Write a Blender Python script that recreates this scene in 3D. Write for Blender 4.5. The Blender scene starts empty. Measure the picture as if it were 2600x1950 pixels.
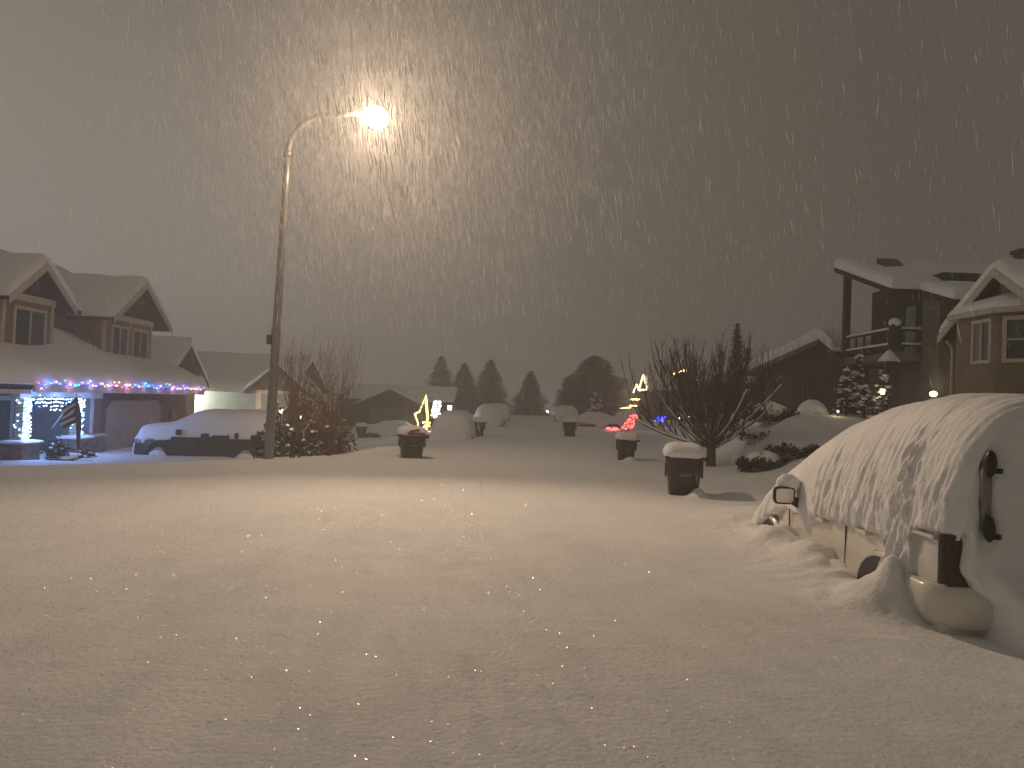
import bpy, math, random
import numpy as np
from mathutils import Vector, Matrix
random.seed(7)
SC = bpy.context.scene
COL = SC.collection
R = math.radians

# ------------------------------------------------------------------ camera
cam_d = bpy.data.cameras.new("camera")
cam_d.sensor_width = 36; cam_d.lens = 27.0; cam_d.clip_start = 0.05; cam_d.clip_end = 2000
cam = bpy.data.objects.new("camera", cam_d); COL.objects.link(cam)
cam.matrix_world = Matrix.Translation((0, 0, 1.5)) @ Matrix.Rotation(R(90 + 1.24), 4, 'X') @ Matrix.Rotation(R(2.2), 4, 'Z')
SC.camera = cam

# ------------------------------------------------------------------ world: overcast night sky lit by the town
w = bpy.data.worlds.new("World"); SC.world = w; w.use_nodes = True
nt = w.node_tree; nt.nodes.clear()
n_out = nt.nodes.new('ShaderNodeOutputWorld'); bg = nt.nodes.new('ShaderNodeBackground')
tc = nt.nodes.new('ShaderNodeTexCoord'); dot = nt.nodes.new('ShaderNodeVectorMath'); dot.operation = 'DOT_PRODUCT'
dot.inputs[1].default_value = (-0.84, 0.42, -0.26)          # brighter towards the town at the left, low down
nt.links.new(tc.outputs['Generated'], dot.inputs[0])
rmp = nt.nodes.new('ShaderNodeValToRGB'); mr = nt.nodes.new('ShaderNodeMapRange')
mr.inputs['From Min'].default_value = -1; mr.inputs['From Max'].default_value = 1
nt.links.new(dot.outputs['Value'], mr.inputs['Value']); nt.links.new(mr.outputs[0], rmp.inputs[0])
cr = rmp.color_ramp
cr.elements[0].position = 0.0; cr.elements[0].color = (0.130, 0.115, 0.098, 1)
cr.elements[1].position = 1.0; cr.elements[1].color = (0.360, 0.330, 0.290, 1)
for p, c in ((0.25, (0.115, 0.102, 0.086)), (0.36, (0.100, 0.087, 0.070)), (0.45, (0.092, 0.080, 0.065)), (0.52, (0.100, 0.088, 0.072)), (0.64, (0.112, 0.100, 0.083)), (0.78, (0.150, 0.136, 0.116)), (0.88, (0.265, 0.243, 0.212))):
    e = cr.elements.new(p); e.color = c + (1,)
bg.inputs['Strength'].default_value = 1.0
nt.links.new(rmp.outputs[0], bg.inputs[0]); nt.links.new(bg.outputs[0], n_out.inputs[0])

SC.view_settings.view_transform = 'Standard'; SC.view_settings.look = 'None'
SC.view_settings.exposure = 0.0; SC.view_settings.gamma = 1.0
SC.view_settings.use_curve_mapping = False
cy = SC.cycles
cy.max_bounces = 6; cy.diffuse_bounces = 3; cy.glossy_bounces = 2; cy.transmission_bounces = 2
cy.volume_bounces = 1; cy.transparent_max_bounces = 8
cy.use_denoising = True; cy.sample_clamp_indirect = 4.0; cy.sample_clamp_direct = 40
cy.caustics_reflective = False; cy.caustics_refractive = False

# ------------------------------------------------------------------ noise
def _h(ix, iy, s):
    n = (ix.astype(np.int64) * 374761393 + iy.astype(np.int64) * 668265263 + s * 1442695041) & 0xffffffff
    n = ((n ^ (n >> 13)) * 1274126177) & 0xffffffff
    n = (n ^ (n >> 16)) & 0xffffffff
    return n / 4294967295.0
def vnoise(x, y, s=0):
    x = np.asarray(x, float); y = np.asarray(y, float)
    x, y = np.broadcast_arrays(x, y)
    ix, iy = np.floor(x), np.floor(y); fx, fy = x - ix, y - iy
    fx = fx * fx * (3 - 2 * fx); fy = fy * fy * (3 - 2 * fy)
    a = _h(ix, iy, s); b = _h(ix + 1, iy, s); c = _h(ix, iy + 1, s); d = _h(ix + 1, iy + 1, s)
    return (a * (1 - fx) + b * fx) * (1 - fy) + (c * (1 - fx) + d * fx) * fy - 0.5
def fbm(x, y, s=0, o=3):
    r = 0; a = 1.0
    for k in range(o):
        r = r + a * vnoise(np.asarray(x) * 2 ** k, np.asarray(y) * 2 ** k, s + k * 17); a *= 0.5
    return r
def ss(a, b, v):
    t = np.clip((np.asarray(v, float) - a) / (b - a), 0, 1); return t * t * (3 - 2 * t)
def gauss(x, y, cx, cy_, rx, ry, h):
    return h * np.exp(-((x - cx) / rx) ** 2 - ((y - cy_) / ry) ** 2)

def ground_h(x, y):
    x = np.asarray(x, float); y = np.asarray(y, float)
    s = (-x - 6) * 0.5 + (y - 14) * 0.6
    z = -0.85 * ss(0.4, 8.5, s) * ss(-1.0, -8.0, x)
    xb = x - 0.10 * np.clip(y - 22, 0, 40)
    bank = ss(5.6, 8.2, xb) * ss(14, 23, y) * (1 - 0.60 * ss(28, 44, y)) * (1 - .6 * ss(50, 70, y))
    z = z + 1.45 * bank
    z = z + 0.05 * fbm(x * 0.22, y * 0.22, 3, 3) * ss(-4, 6, y)
    z = z + 0.10 * fbm(x * 0.5, y * 0.5, 8, 2) * ss(14, 22, y) * (ss(4.5, 7, np.abs(x)))
    z = z + gauss(x, y, -9.5, 13.0, 3.0, 2.0, -0.06) + gauss(x, y, 6.2, 15.6, 1.8, 1.6, 0.22)
    z = z + gauss(x, y, 1.3, 40, 2.5, 6, -0.05)
    # drifts at the bins
    z = z + gauss(x, y, 3.18, 12.88, 0.13, 0.14, 0.17) + gauss(x, y, 3.85, 13.05, 0.35, 0.16, 0.09)
    z = z + gauss(x, y, 3.22, 20.5, 0.16, 0.2, 0.15) + gauss(x, y, -3.3, 20.8, 0.8, 1.2, 0.18)
    # hollow and heaps of fallen snow along the van
    nearv = np.exp(-((x - 3.0) / 0.45) ** 2) * ss(5.6, 6.0, y) * (1 - ss(9.4, 10.6, y))
    rough = 0.5 + 1.1 * np.abs(fbm(x * 3.2, y * 3.2, 21, 3))
    z = z + 0.13 * nearv * rough
    z = z + gauss(x, y, 3.08, 6.03, 0.24, 0.17, 0.34) * (0.8 + 0.6 * fbm(x * 5, y * 5, 5, 2))
    z = z + gauss(x, y, 2.98, 7.55, 0.22, 0.30, 0.14) + gauss(x, y, 2.95, 8.45, 0.25, 0.30, 0.14)
    z = z + gauss(x, y, 3.3, 6.75, 0.3, 0.3, -0.06)
    z = z - 0.05 * ss(2.6, 3.3, x) * (1 - ss(5.5, 5.9, y)) * ss(4.0, 5.0, y)
    z = z - 0.05 * ss(3.6, 4.6, x) * (1 - ss(5.2, 5.5, y)) * ss(4.2, 5.0, y)
    z = z + 0.10 * np.exp(-((x - 4.2) / 1.3) ** 2) * ss(9.6, 10.2, y) * (1 - ss(10.6, 12.0, y)) * 2
    # fine wind ripple
    fade = 1 - ss(7, 14, np.hypot(x, y))
    z = z + fade * (0.006 * fbm(x * 4 + y, y * 9, 31, 3) + 0.006 * fbm(x * 14, y * 24, 37, 3))
    return z
def gh(x, y): return float(ground_h(x, y))

# ------------------------------------------------------------------ materials
MATS = {}
def mat(name, col, rough=0.6, var=0.0, scale=8, bump=0.0, bscale=None, metal=0.0, spec=0.5, emit=None, estr=0, sss=0.0,
        col2=None, coat=0.0, stretch=None, detail=4):
    m = bpy.data.materials.new(name); m.use_nodes = True; t = m.node_tree; b = t.nodes['Principled BSDF']
    b.inputs['Base Color'].default_value = (*col, 1); b.inputs['Roughness'].default_value = rough
    b.inputs['Metallic'].default_value = metal; b.inputs['Specular IOR Level'].default_value = spec
    if coat: b.inputs['Coat Weight'].default_value = coat; b.inputs['Coat Roughness'].default_value = 0.08
    if sss:
        b.inputs['Subsurface Weight'].default_value = sss; b.inputs['Subsurface Radius'].default_value = (0.03, 0.04, 0.05)
        b.inputs['Subsurface Scale'].default_value = 0.6
    g = t.nodes.new('ShaderNodeTexCoord'); mp = t.nodes.new('ShaderNodeMapping'); t.links.new(g.outputs['Object'], mp.inputs[0])
    if stretch: mp.inputs['Scale'].default_value = stretch
    if var or col2:
        n = t.nodes.new('ShaderNodeTexNoise'); n.inputs['Scale'].default_value = scale; n.inputs['Detail'].default_value = detail
        t.links.new(mp.outputs[0], n.inputs['Vector'])
        mx = t.nodes.new('ShaderNodeMix'); mx.data_type = 'RGBA'
        c2 = col2 or tuple(max(0, c * (1 - var)) for c in col); c1 = col if col2 else tuple(min(1, c * (1 + var)) for c in col)
        mx.inputs[6].default_value = (*c2, 1); mx.inputs[7].default_value = (*c1, 1)
        mrr = t.nodes.new('ShaderNodeMapRange'); mrr.inputs['From Min'].default_value = 0.35; mrr.inputs['From Max'].default_value = 0.65
        t.links.new(n.outputs[0], mrr.inputs['Value']); t.links.new(mrr.outputs[0], mx.inputs[0]); t.links.new(mx.outputs[2], b.inputs['Base Color'])
    if bump:
        n2 = t.nodes.new('ShaderNodeTexNoise'); n2.inputs['Scale'].default_value = bscale or scale * 3; n2.inputs['Detail'].default_value = 5
        t.links.new(mp.outputs[0], n2.inputs['Vector'])
        bp = t.nodes.new('ShaderNodeBump'); bp.inputs['Strength'].default_value = 1; bp.inputs['Distance'].default_value = bump
        t.links.new(n2.outputs[0], bp.inputs['Height']); t.links.new(bp.outputs[0], b.inputs['Normal'])
    if emit:
        b.inputs['Emission Color'].default_value = (*emit, 1); b.inputs['Emission Strength'].default_value = estr
        try: m.cycles.emission_sampling = 'NONE'
        except Exception: pass
    MATS[name] = m; return m
def wave_bump(m, scale, dist, axis='Z'):
    t = m.node_tree; b = t.nodes['Principled BSDF']; g = t.nodes.new('ShaderNodeTexCoord')
    wv = t.nodes.new('ShaderNodeTexWave'); wv.bands_direction = axis; wv.wave_profile = 'SAW'; wv.inputs['Scale'].default_value = scale
    t.links.new(g.outputs['Object'], wv.inputs['Vector'])
    bp = t.nodes.new('ShaderNodeBump'); bp.inputs['Distance'].default_value = dist
    t.links.new(wv.outputs['Fac'], bp.inputs['Height']); t.links.new(bp.outputs[0], b.inputs['Normal'])
    return m
snow_m = mat('snow', (0.86, 0.86, 0.86), 0.7, 0.025, 2.0, 0.010, 26, spec=0.3)
snow2_m = mat('snow_on_things', (0.86, 0.86, 0.86), 0.75, 0.02, 4.0, 0.010, 22, spec=0.25)
flake_m = mat('snowflake', (0.92, 0.92, 0.92), 0.8, 0.02, 5)
_t = flake_m.node_tree; _tr = _t.nodes.new('ShaderNodeBsdfTranslucent'); _tr.inputs[0].default_value = (.92, .92, .92, 1)
_mx = _t.nodes.new('ShaderNodeMixShader'); _mx.inputs[0].default_value = .62
_t.links.new(_t.nodes['Principled BSDF'].outputs[0], _mx.inputs[1]); _t.links.new(_tr.outputs[0], _mx.inputs[2]); _t.links.new(_mx.outputs[0], _t.nodes['Material Output'].inputs['Surface'])
paint_m = mat('cream_paint', (0.70, 0.68, 0.60), 0.25, 0.05, 1.5, coat=0.6)
black_m = mat('black_plastic', (0.018, 0.017, 0.016), 0.35, 0.3, 9)
tyre_m = mat('tyre_rubber', (0.02, 0.02, 0.02), 0.8, 0.3, 20, 0.004, 60)
glassd_m = mat('dark_glass', (0.02, 0.022, 0.025), 0.08, 0.2, 2, spec=0.8)
mirror_m = mat('mirror_glass', (0.55, 0.53, 0.50), 0.12, 0.1, 6, metal=1.0)
tail_m = mat('red_lens', (0.045, 0.005, 0.004), 0.15, 0.4, 40, 0.004, 90, coat=0.5)
darkpaint_m = mat('dark_car_paint', (0.016, 0.014, 0.012), 0.4, 0.3, 5, coat=0.15)
chrome_m = mat('steel', (0.5, 0.5, 0.5), 0.25, 0.1, 8, metal=1.0)
galv_m = mat('galvanised_steel', (0.27, 0.26, 0.25), 0.46, 0.18, 5, 0.001, 60, metal=0.6, stretch=(6, 6, 1))
bin_m = mat('bin_plastic', (0.030, 0.030, 0.022), 0.45, 0.35, 6, 0.002, 40)
binlabel_m = mat('worn_label', (0.16, 0.15, 0.13), 0.6, 0.3, 30)
bark_m = mat('bark', (0.075, 0.052, 0.036), 0.9, 0.4, 14, 0.01, 40)
twig_m = mat('twig', (0.22, 0.14, 0.09), 0.9, 0.3, 20)
twigr_m = mat('twig_brown', (0.085, 0.068, 0.050), 0.9, 0.3, 20)
leafo_m = mat('dry_leaves', (0.20, 0.10, 0.04), 0.8, col2=(0.10, 0.055, 0.03), scale=3)
leafd_m = mat('evergreen_leaves', (0.020, 0.022, 0.014), 0.8, 0.5, 5)
needle_m = mat('needles', (0.030, 0.034, 0.024), 0.85, 0.5, 2)
fartree_m = mat('far_foliage', (0.17, 0.16, 0.142), 0.9, 0.4, 1.5)  # pale grey: snow dusting plus distance haze put into the colour
sidA_m = wave_bump(mat('brown_siding', (0.27, 0.175, 0.11), 0.85, 0.15, 3), 5.5, 0.02)
shake_m = mat('dark_shakes', (0.05, 0.032, 0.022), 0.9, 0.35, 12, 0.02, 30)
porch_m = mat('porch_wall', (0.22, 0.20, 0.19), 0.8, 0.15, 5)
trimA_m = mat('pale_trim', (0.52, 0.46, 0.38), 0.7, 0.12, 6)
white_m = mat('white_trim', (0.62, 0.60, 0.57), 0.6, 0.1, 6)
garage_m = mat('garage_door', (0.38, 0.35, 0.34), 0.6, 0.08, 3)
door_m = mat('front_door', (0.10, 0.10, 0.11), 0.5, 0.3, 4)
curtain_m = mat('curtain', (0.10, 0.11, 0.10), 0.9, 0.35, 9, stretch=(12, 12, 1))
pane_m = mat('window_pane', (0.025, 0.026, 0.028), 0.15, 0.5, 1.2, spec=0.7)
roofm_m = mat('roof_shingles', (0.06, 0.05, 0.045), 0.95, 0.3, 14, 0.01)
tan_m = wave_bump(mat('tan_siding', (0.21, 0.17, 0.11), 0.85, 0.15, 2), 5.0, 0.006)
palesid_m = wave_bump(mat('pale_siding', (0.42, 0.42, 0.38), 0.8, 0.08, 3), 2.6, 0.03)
wood_m = mat('dark_stained_wood', (0.034, 0.023, 0.015), 0.85, 0.35, 6, 0.006, 30)
greyw_m = mat('weathered_board', (0.12, 0.105, 0.085), 0.85, 0.25, 7)
pglass_m = mat('pale_green_glass', (0.16, 0.20, 0.17), 0.2, 0.3, 3)
blueglass_m = mat('blue_grey_glass', (0.12, 0.14, 0.15), 0.2, 0.4, 1.4)
def stone_mat():
    m = mat('stone_veneer', (0.2, 0.15, 0.11), 0.9)
    t = m.node_tree; b = t.nodes['Principled BSDF']; g = t.nodes.new('ShaderNodeTexCoord')
    mp = t.nodes.new('ShaderNodeMapping'); mp.inputs['Scale'].default_value = (1, 1, 2.2); t.links.new(g.outputs['Object'], mp.inputs[0])
    v = t.nodes.new('ShaderNodeTexVoronoi'); v.inputs['Scale'].default_value = 4.5; t.links.new(mp.outputs[0], v.inputs['Vector'])
    h = t.nodes.new('ShaderNodeHueSaturation'); h.inputs['Saturation'].default_value = 0.25; h.inputs['Value'].default_value = 0.3
    t.links.new(v.outputs['Color'], h.inputs['Color'])
    mx = t.nodes.new('ShaderNodeMix'); mx.data_type = 'RGBA'; mx.inputs[0].default_value = 0.45
    mx.inputs[7].default_value = (0.20, 0.13, 0.08, 1); t.links.new(h.outputs[0], mx.inputs[6]); t.links.new(mx.outputs[2], b.inputs['Base Color'])
    bp = t.nodes.new('ShaderNodeBump'); bp.inputs['Distance'].default_value = 0.03; bp.invert = True
    t.links.new(v.outputs['Distance'], bp.inputs['Height']); t.links.new(bp.outputs[0], b.inputs['Normal'])
    return m
stone_m = stone_mat()
lampglow_m = mat('lit_lens', (1, 0.9, 0.7), 0.3, emit=(1.0, 0.74, 0.38), estr=30)
_t = lampglow_m.node_tree; _tr = _t.nodes.new('ShaderNodeBsdfTransparent'); _mx = _t.nodes.new('ShaderNodeMixShader'); _mx.inputs[0].default_value = .35
_t.links.new(_tr.outputs[0], _mx.inputs[1]); _t.links.new(_t.nodes['Principled BSDF'].outputs[0], _mx.inputs[2]); _t.links.new(_mx.outputs[0], _t.nodes['Material Output'].inputs['Surface'])
em = {}
for nm, c, s in (('white', (0.45, 0.70, 1.0), 7), ('blue', (0.04, 0.05, 1.0), 7), ('cyan', (0.05, 0.45, 1.0), 5), ('red', (1.0, 0.10, 0.10), 5),
                 ('pink', (1.0, 0.35, 0.40), 5), ('green', (0.05, 0.85, 0.45), 4), ('amber', (1.0, 0.55, 0.25), 5), ('warm', (1.0, 0.68, 0.30), 8),
                 ('yellow', (1.0, 0.70, 0.15), 4), ('cool', (0.85, 0.93, 1.0), 6), ('glowwarm', (1.0, 0.80, 0.50), 6)):
    em[nm] = mat('lit_bulb_' + nm, c, 0.4, emit=c, estr=s)
cable_m = mat('light_cable', (0.02, 0.03, 0.02), 0.7, 0.2, 10)
crystal_m = mat('ice_crystal', (0.95, 0.95, 0.95), 0.24, 0.02, 5, metal=0.6)

# ------------------------------------------------------------------ mesh helpers
class MB:
    def __init__(s): s.v = []; s.f = []; s.m = []
    def add(s, vs, fs, mi=0):
        b = len(s.v); s.v.extend([tuple(p) for p in vs]); s.f.extend([tuple(i + b for i in f) for f in fs]); s.m.extend([mi] * len(fs)); return s
    def box(s, x0, x1, y0, y1, z0, z1, mi=0, M=None):
        vs = [Vector(p) for p in ((x0, y0, z0), (x1, y0, z0), (x1, y1, z0), (x0, y1, z0), (x0, y0, z1), (x1, y0, z1), (x1, y1, z1), (x0, y1, z1))]
        if M: vs = [M @ p for p in vs]
        return s.add(vs, [(0, 3, 2, 1), (4, 5, 6, 7), (0, 1, 5, 4), (1, 2, 6, 5), (2, 3, 7, 6), (3, 0, 4, 7)], mi)
    def hexa(s, lo, hi, mi=0):          # lo, hi: 4 points each, same order
        return s.add(list(lo) + list(hi), [(0, 3, 2, 1), (4, 5, 6, 7), (0, 1, 5, 4), (1, 2, 6, 5), (2, 3, 7, 6), (3, 0, 4, 7)], mi)
    def prism(s, poly, a0, a1, axis, mi=0):   # polygon in the two other axes, extruded along axis
        n = len(poly)
        def P(p, a): return {'x': (a, p[0], p[1]), 'y': (p[0], a, p[1]), 'z': (p[0], p[1], a)}[axis]
        vs = [P(p, a0) for p in poly] + [P(p, a1) for p in poly]
        fs = [tuple(range(n)), tuple(range(2 * n - 1, n - 1, -1))] + [(i, (i + 1) % n, n + (i + 1) % n, n + i) for i in range(n)]
        return s.add(vs, fs, mi)
    def tube(s, pts, rad, n=6, mi=0, cap=True):
        pts = [Vector(p) for p in pts]; N = len(pts)
        if not hasattr(rad, '__len__'): rad = [rad] * N
        b = []; up = None
        for i, p in enumerate(pts):
            d = (pts[min(i + 1, N - 1)] - pts[max(i - 1, 0)])
            d = d.normalized() if d.length > 1e-9 else Vector((0, 0, 1))
            if up is None: up = Vector((1, 0, 0)) if abs(d.x) < 0.8 else Vector((0, 1, 0))
            a = d.cross(up).normalized(); up2 = a.cross(d).normalized(); up = up2
            for k in range(n):
                t = 2 * math.pi * k / n; b.append(p + (a * math.cos(t) + up2 * math.sin(t)) * rad[i])
        fs = [(i * n + k, i * n + (k + 1) % n, (i + 1) * n + (k + 1) % n, (i + 1) * n + k) for i in range(N - 1) for k in range(n)]
        if cap: fs += [tuple(range(n - 1, -1, -1)), tuple((N - 1) * n + k for k in range(n))]
        return s.add(b, fs, mi)
    def ball(s, c, r, nu=8, nv=6, mi=0, sc=(1, 1, 1), jag=0.0):
        vs = [(c[0], c[1], c[2] + r * sc[2])]
        for j in range(1, nv):
            ph = math.pi * j / nv
            for i in range(nu):
                th = 2 * math.pi * i / nu; q = 1 + jag * (random.random() - .5)
                vs.append((c[0] + r * q * sc[0] * math.sin(ph) * math.cos(th), c[1] + r * q * sc[1] * math.sin(ph) * math.sin(th), c[2] + r * q * sc[2] * math.cos(ph)))
        vs.append((c[0], c[1], c[2] - r * sc[2])); L = len(vs) - 1
        fs = [(0, 1 + i, 1 + (i + 1) % nu) for i in range(nu)]
        for j in range(nv - 2):
            for i in range(nu):
                a = 1 + j * nu + i; b = 1 + j * nu + (i + 1) % nu; fs.append((a, a + nu, b + nu, b))
        fs += [(L, 1 + (nv - 2) * nu + (i + 1) % nu, 1 + (nv - 2) * nu + i) for i in range(nu)]
        return s.add(vs, fs, mi)
    def grid(s, P, mi=0, closed_u=False):      # P array [nu][nv] of points
        nu, nv = len(P), len(P[0]); vs = [p for row in P for p in row]
        fs = [(i * nv + j, ((i + 1) % nu) * nv + j, ((i + 1) % nu) * nv + j + 1, i * nv + j + 1) for i in range(nu if closed_u else nu - 1) for j in range(nv - 1)]
        return s.add(vs, fs, mi)
    def build(s, name, mats, parent=None, smooth=False, world=True, bevel=0):
        me = bpy.data.meshes.new(name)
        if parent is not None and world:
            ox, oy, oz = parent_world(parent); vs = [(p[0] - ox, p[1] - oy, p[2] - oz) for p in s.v]
        else: vs = s.v
        me.from_pydata(vs, [], s.f); me.update()
        mats = mats if isinstance(mats, (list, tuple)) else [mats]
        for m in mats: me.materials.append(m)
        if len(mats) > 1: me.polygons.foreach_set('material_index', s.m)
        if smooth: me.polygons.foreach_set('use_smooth', [True] * len(me.polygons))
        o = bpy.data.objects.new(name, me); COL.objects.link(o)
        if parent is not None: o.parent = parent
        if bevel:
            b = o.modifiers.new('bevel', 'BEVEL'); b.width = bevel; b.segments = 2; b.limit_method = 'ANGLE'
        return o
def parent_world(p):
    v = Vector((0, 0, 0))
    while p is not None: v += p.location; p = p.parent
    return v
def tag(o, label=None, cat=None, group=None, kind=None):
    for k, v in (('label', label), ('category', cat), ('group', group), ('kind', kind)):
        if v: o[k] = v
    return o
def thing(name, loc, label, cat, group=None, rz=0):
    o = bpy.data.objects.new(name, None); COL.objects.link(o); o.location = loc; o.rotation_euler = (0, 0, rz)
    o.empty_display_size = 0.2
    return tag(o, label, cat, group)
def copy_tree(o, parent=None):
    c = o.copy(); COL.objects.link(c); c.parent = parent
    for ch in [q for q in SC.objects if q.parent == o]: copy_tree(ch, c)
    return c
def point_light(name, loc, col, power, r, parent=None):
    d = bpy.data.lights.new(name, 'POINT'); d.color = col; d.energy = power; d.shadow_soft_size = r
    o = bpy.data.objects.new(name, d); COL.objects.link(o)
    if parent is not None: o.parent = parent; o.location = Vector(loc) - parent_world(parent)
    else: o.location = loc
    return o

# snow slab over a (bilinear) roof quad. p[0]->p[1] along u, p[0]->p[3] along v; edges: which of (v0,u1,v1,u0) are rounded
def snow_quad(mb, p, t, nu=24, nv=12, edges=(1, 1, 1, 1), rnd=0.25, seed=0, wob=0.12, over=0.06):
    p = [np.array(q, float) for q in p]
    Lu = np.linalg.norm(p[1] - p[0]); Lv = np.linalg.norm(p[3] - p[0])
    top = []; bot = []
    for i in range(nu + 1):
        a = i / nu
        a = 0.5 - 0.5 * math.cos(math.pi * a) if (edges[1] and edges[3]) else a
        rt = []; rb = []
        for j in range(nv + 1):
            b = j / nv; b = 0.5 - 0.5 * math.cos(math.pi * b) if (edges[0] and edges[2]) else (b ** 1.5 if edges[0] else (1 - (1 - b) ** 1.5 if edges[2] else b))
            q = (1 - b) * ((1 - a) * p[0] + a * p[1]) + b * ((1 - a) * p[3] + a * p[2])
            d = 9.0
            if edges[0]: d = min(d, b * Lv)
            if edges[2]: d = min(d, (1 - b) * Lv)
            if edges[3]: d = min(d, a * Lu)
            if edges[1]: d = min(d, (1 - a) * Lu)
            e = min(1, d / rnd); e = math.sqrt(max(0, 1 - (1 - e) ** 2)) if e < 1 else 1
            e = 0.42 + 0.58 * e
            n = 1 + wob * 2 * float(fbm(q[0] * 0.9 + seed, q[1] * 0.9 + q[2] * .7, 50 + seed, 3))
            rt.append(tuple(q + np.array([0, 0, t * e * n]))); rb.append(tuple(q + np.array([0, 0, 0.004])))
        top.append(rt); bot.append(rb)
    mb.grid(top); mb.grid([r[::-1] for r in bot])
    ring_t = [top[i][0] for i in range(nu + 1)] + [top[nu][j] for j in range(1, nv + 1)] + [top[i][nv] for i in range(nu - 1, -1, -1)] + [top[0][j] for j in range(nv - 1, 0, -1)]
    ring_b = [bot[i][0] for i in range(nu + 1)] + [bot[nu][j] for j in range(1, nv + 1)] + [bot[i][nv] for i in range(nu - 1, -1, -1)] + [bot[0][j] for j in range(nv - 1, 0, -1)]
    n = len(ring_t); mb.add(ring_t + ring_b, [(k, k + n, (k + 1) % n + n, (k + 1) % n) for k in range(n)])
    return mb
def slab(mb, p, t, mi=0):           # roof slab below quad p
    hi = [Vector(q) for q in p]; lo = [q - Vector((0, 0, t)) for q in hi]
    return mb.hexa(lo, hi, mi)

# ================================================================== GROUND
def axis(lims):
    out = []
    for a, b, st0, st1 in lims:
        x = a
        while x < b - 1e-6:
            out.append(x); t = (x - a) / (b - a); x += st0 + (st1 - st0) * t
    out.append(lims[-1][1]); return np.array(out)
xs = axis([(-175, -40, 8, 3), (-40, -16, 2, .35), (-16, 2.4, .25, .09), (2.4, 3.7, .035, .035), (3.7, 9, .09, .16), (9, 30, .2, 2), (30, 175, 3, 8)])
ys = axis([(-12, 1, 1.0, .07), (1, 5.2, .03, .05), (5.2, 9.6, .04, .05), (9.6, 30, .07, .25), (30, 60, .25, .8), (60, 185, 1, 6)])
XX, YY = np.meshgrid(xs, ys, indexing='ij'); ZZ = ground_h(XX, YY)
g = MB(); g.v = list(zip(XX.ravel().tolist(), YY.ravel().tolist(), ZZ.ravel().tolist()))
nx, ny = len(xs), len(ys)
g.f = [(i * ny + j, (i + 1) * ny + j, (i + 1) * ny + j + 1, i * ny + j + 1) for i in range(nx - 1) for j in range(ny - 1)]
g.m = [0] * len(g.f)
tag(g.build('snow_covered_ground', snow_m, smooth=True), kind='structure')

# glinting crystals on the snow surface
rng = np.random.default_rng(11)
def crystals():
    mb = MB(); N = 42000
    u = rng.random(N); r = 1.6 + 13 * u ** 1.25; th = (rng.random(N) - 0.5) * R(100)
    x = r * np.sin(th); y = r * np.cos(th); z = ground_h(x, y)
    for i in range(N):
        s = rng.uniform(0.0014, 0.0040) * (0.7 + r[i] * 0.10)
        n = Vector((rng.normal() * .33, rng.normal() * .33, 1)).normalized(); a = n.orthogonal().normalized(); b = n.cross(a)
        c = Vector((x[i], y[i], z[i] + 0.004))
        mb.add([c + a * s, c + b * s, c - a * s, c - b * s, c + n * s * .4 - n * s * .8], [(0, 1, 2, 3), (1, 0, 4), (2, 1, 4), (3, 2, 4), (0, 3, 4)])
    return mb
tag(crystals().build('snow_crystals', crystal_m), kind='stuff', label='glinting ice crystals scattered over the smooth snow surface')

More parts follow.
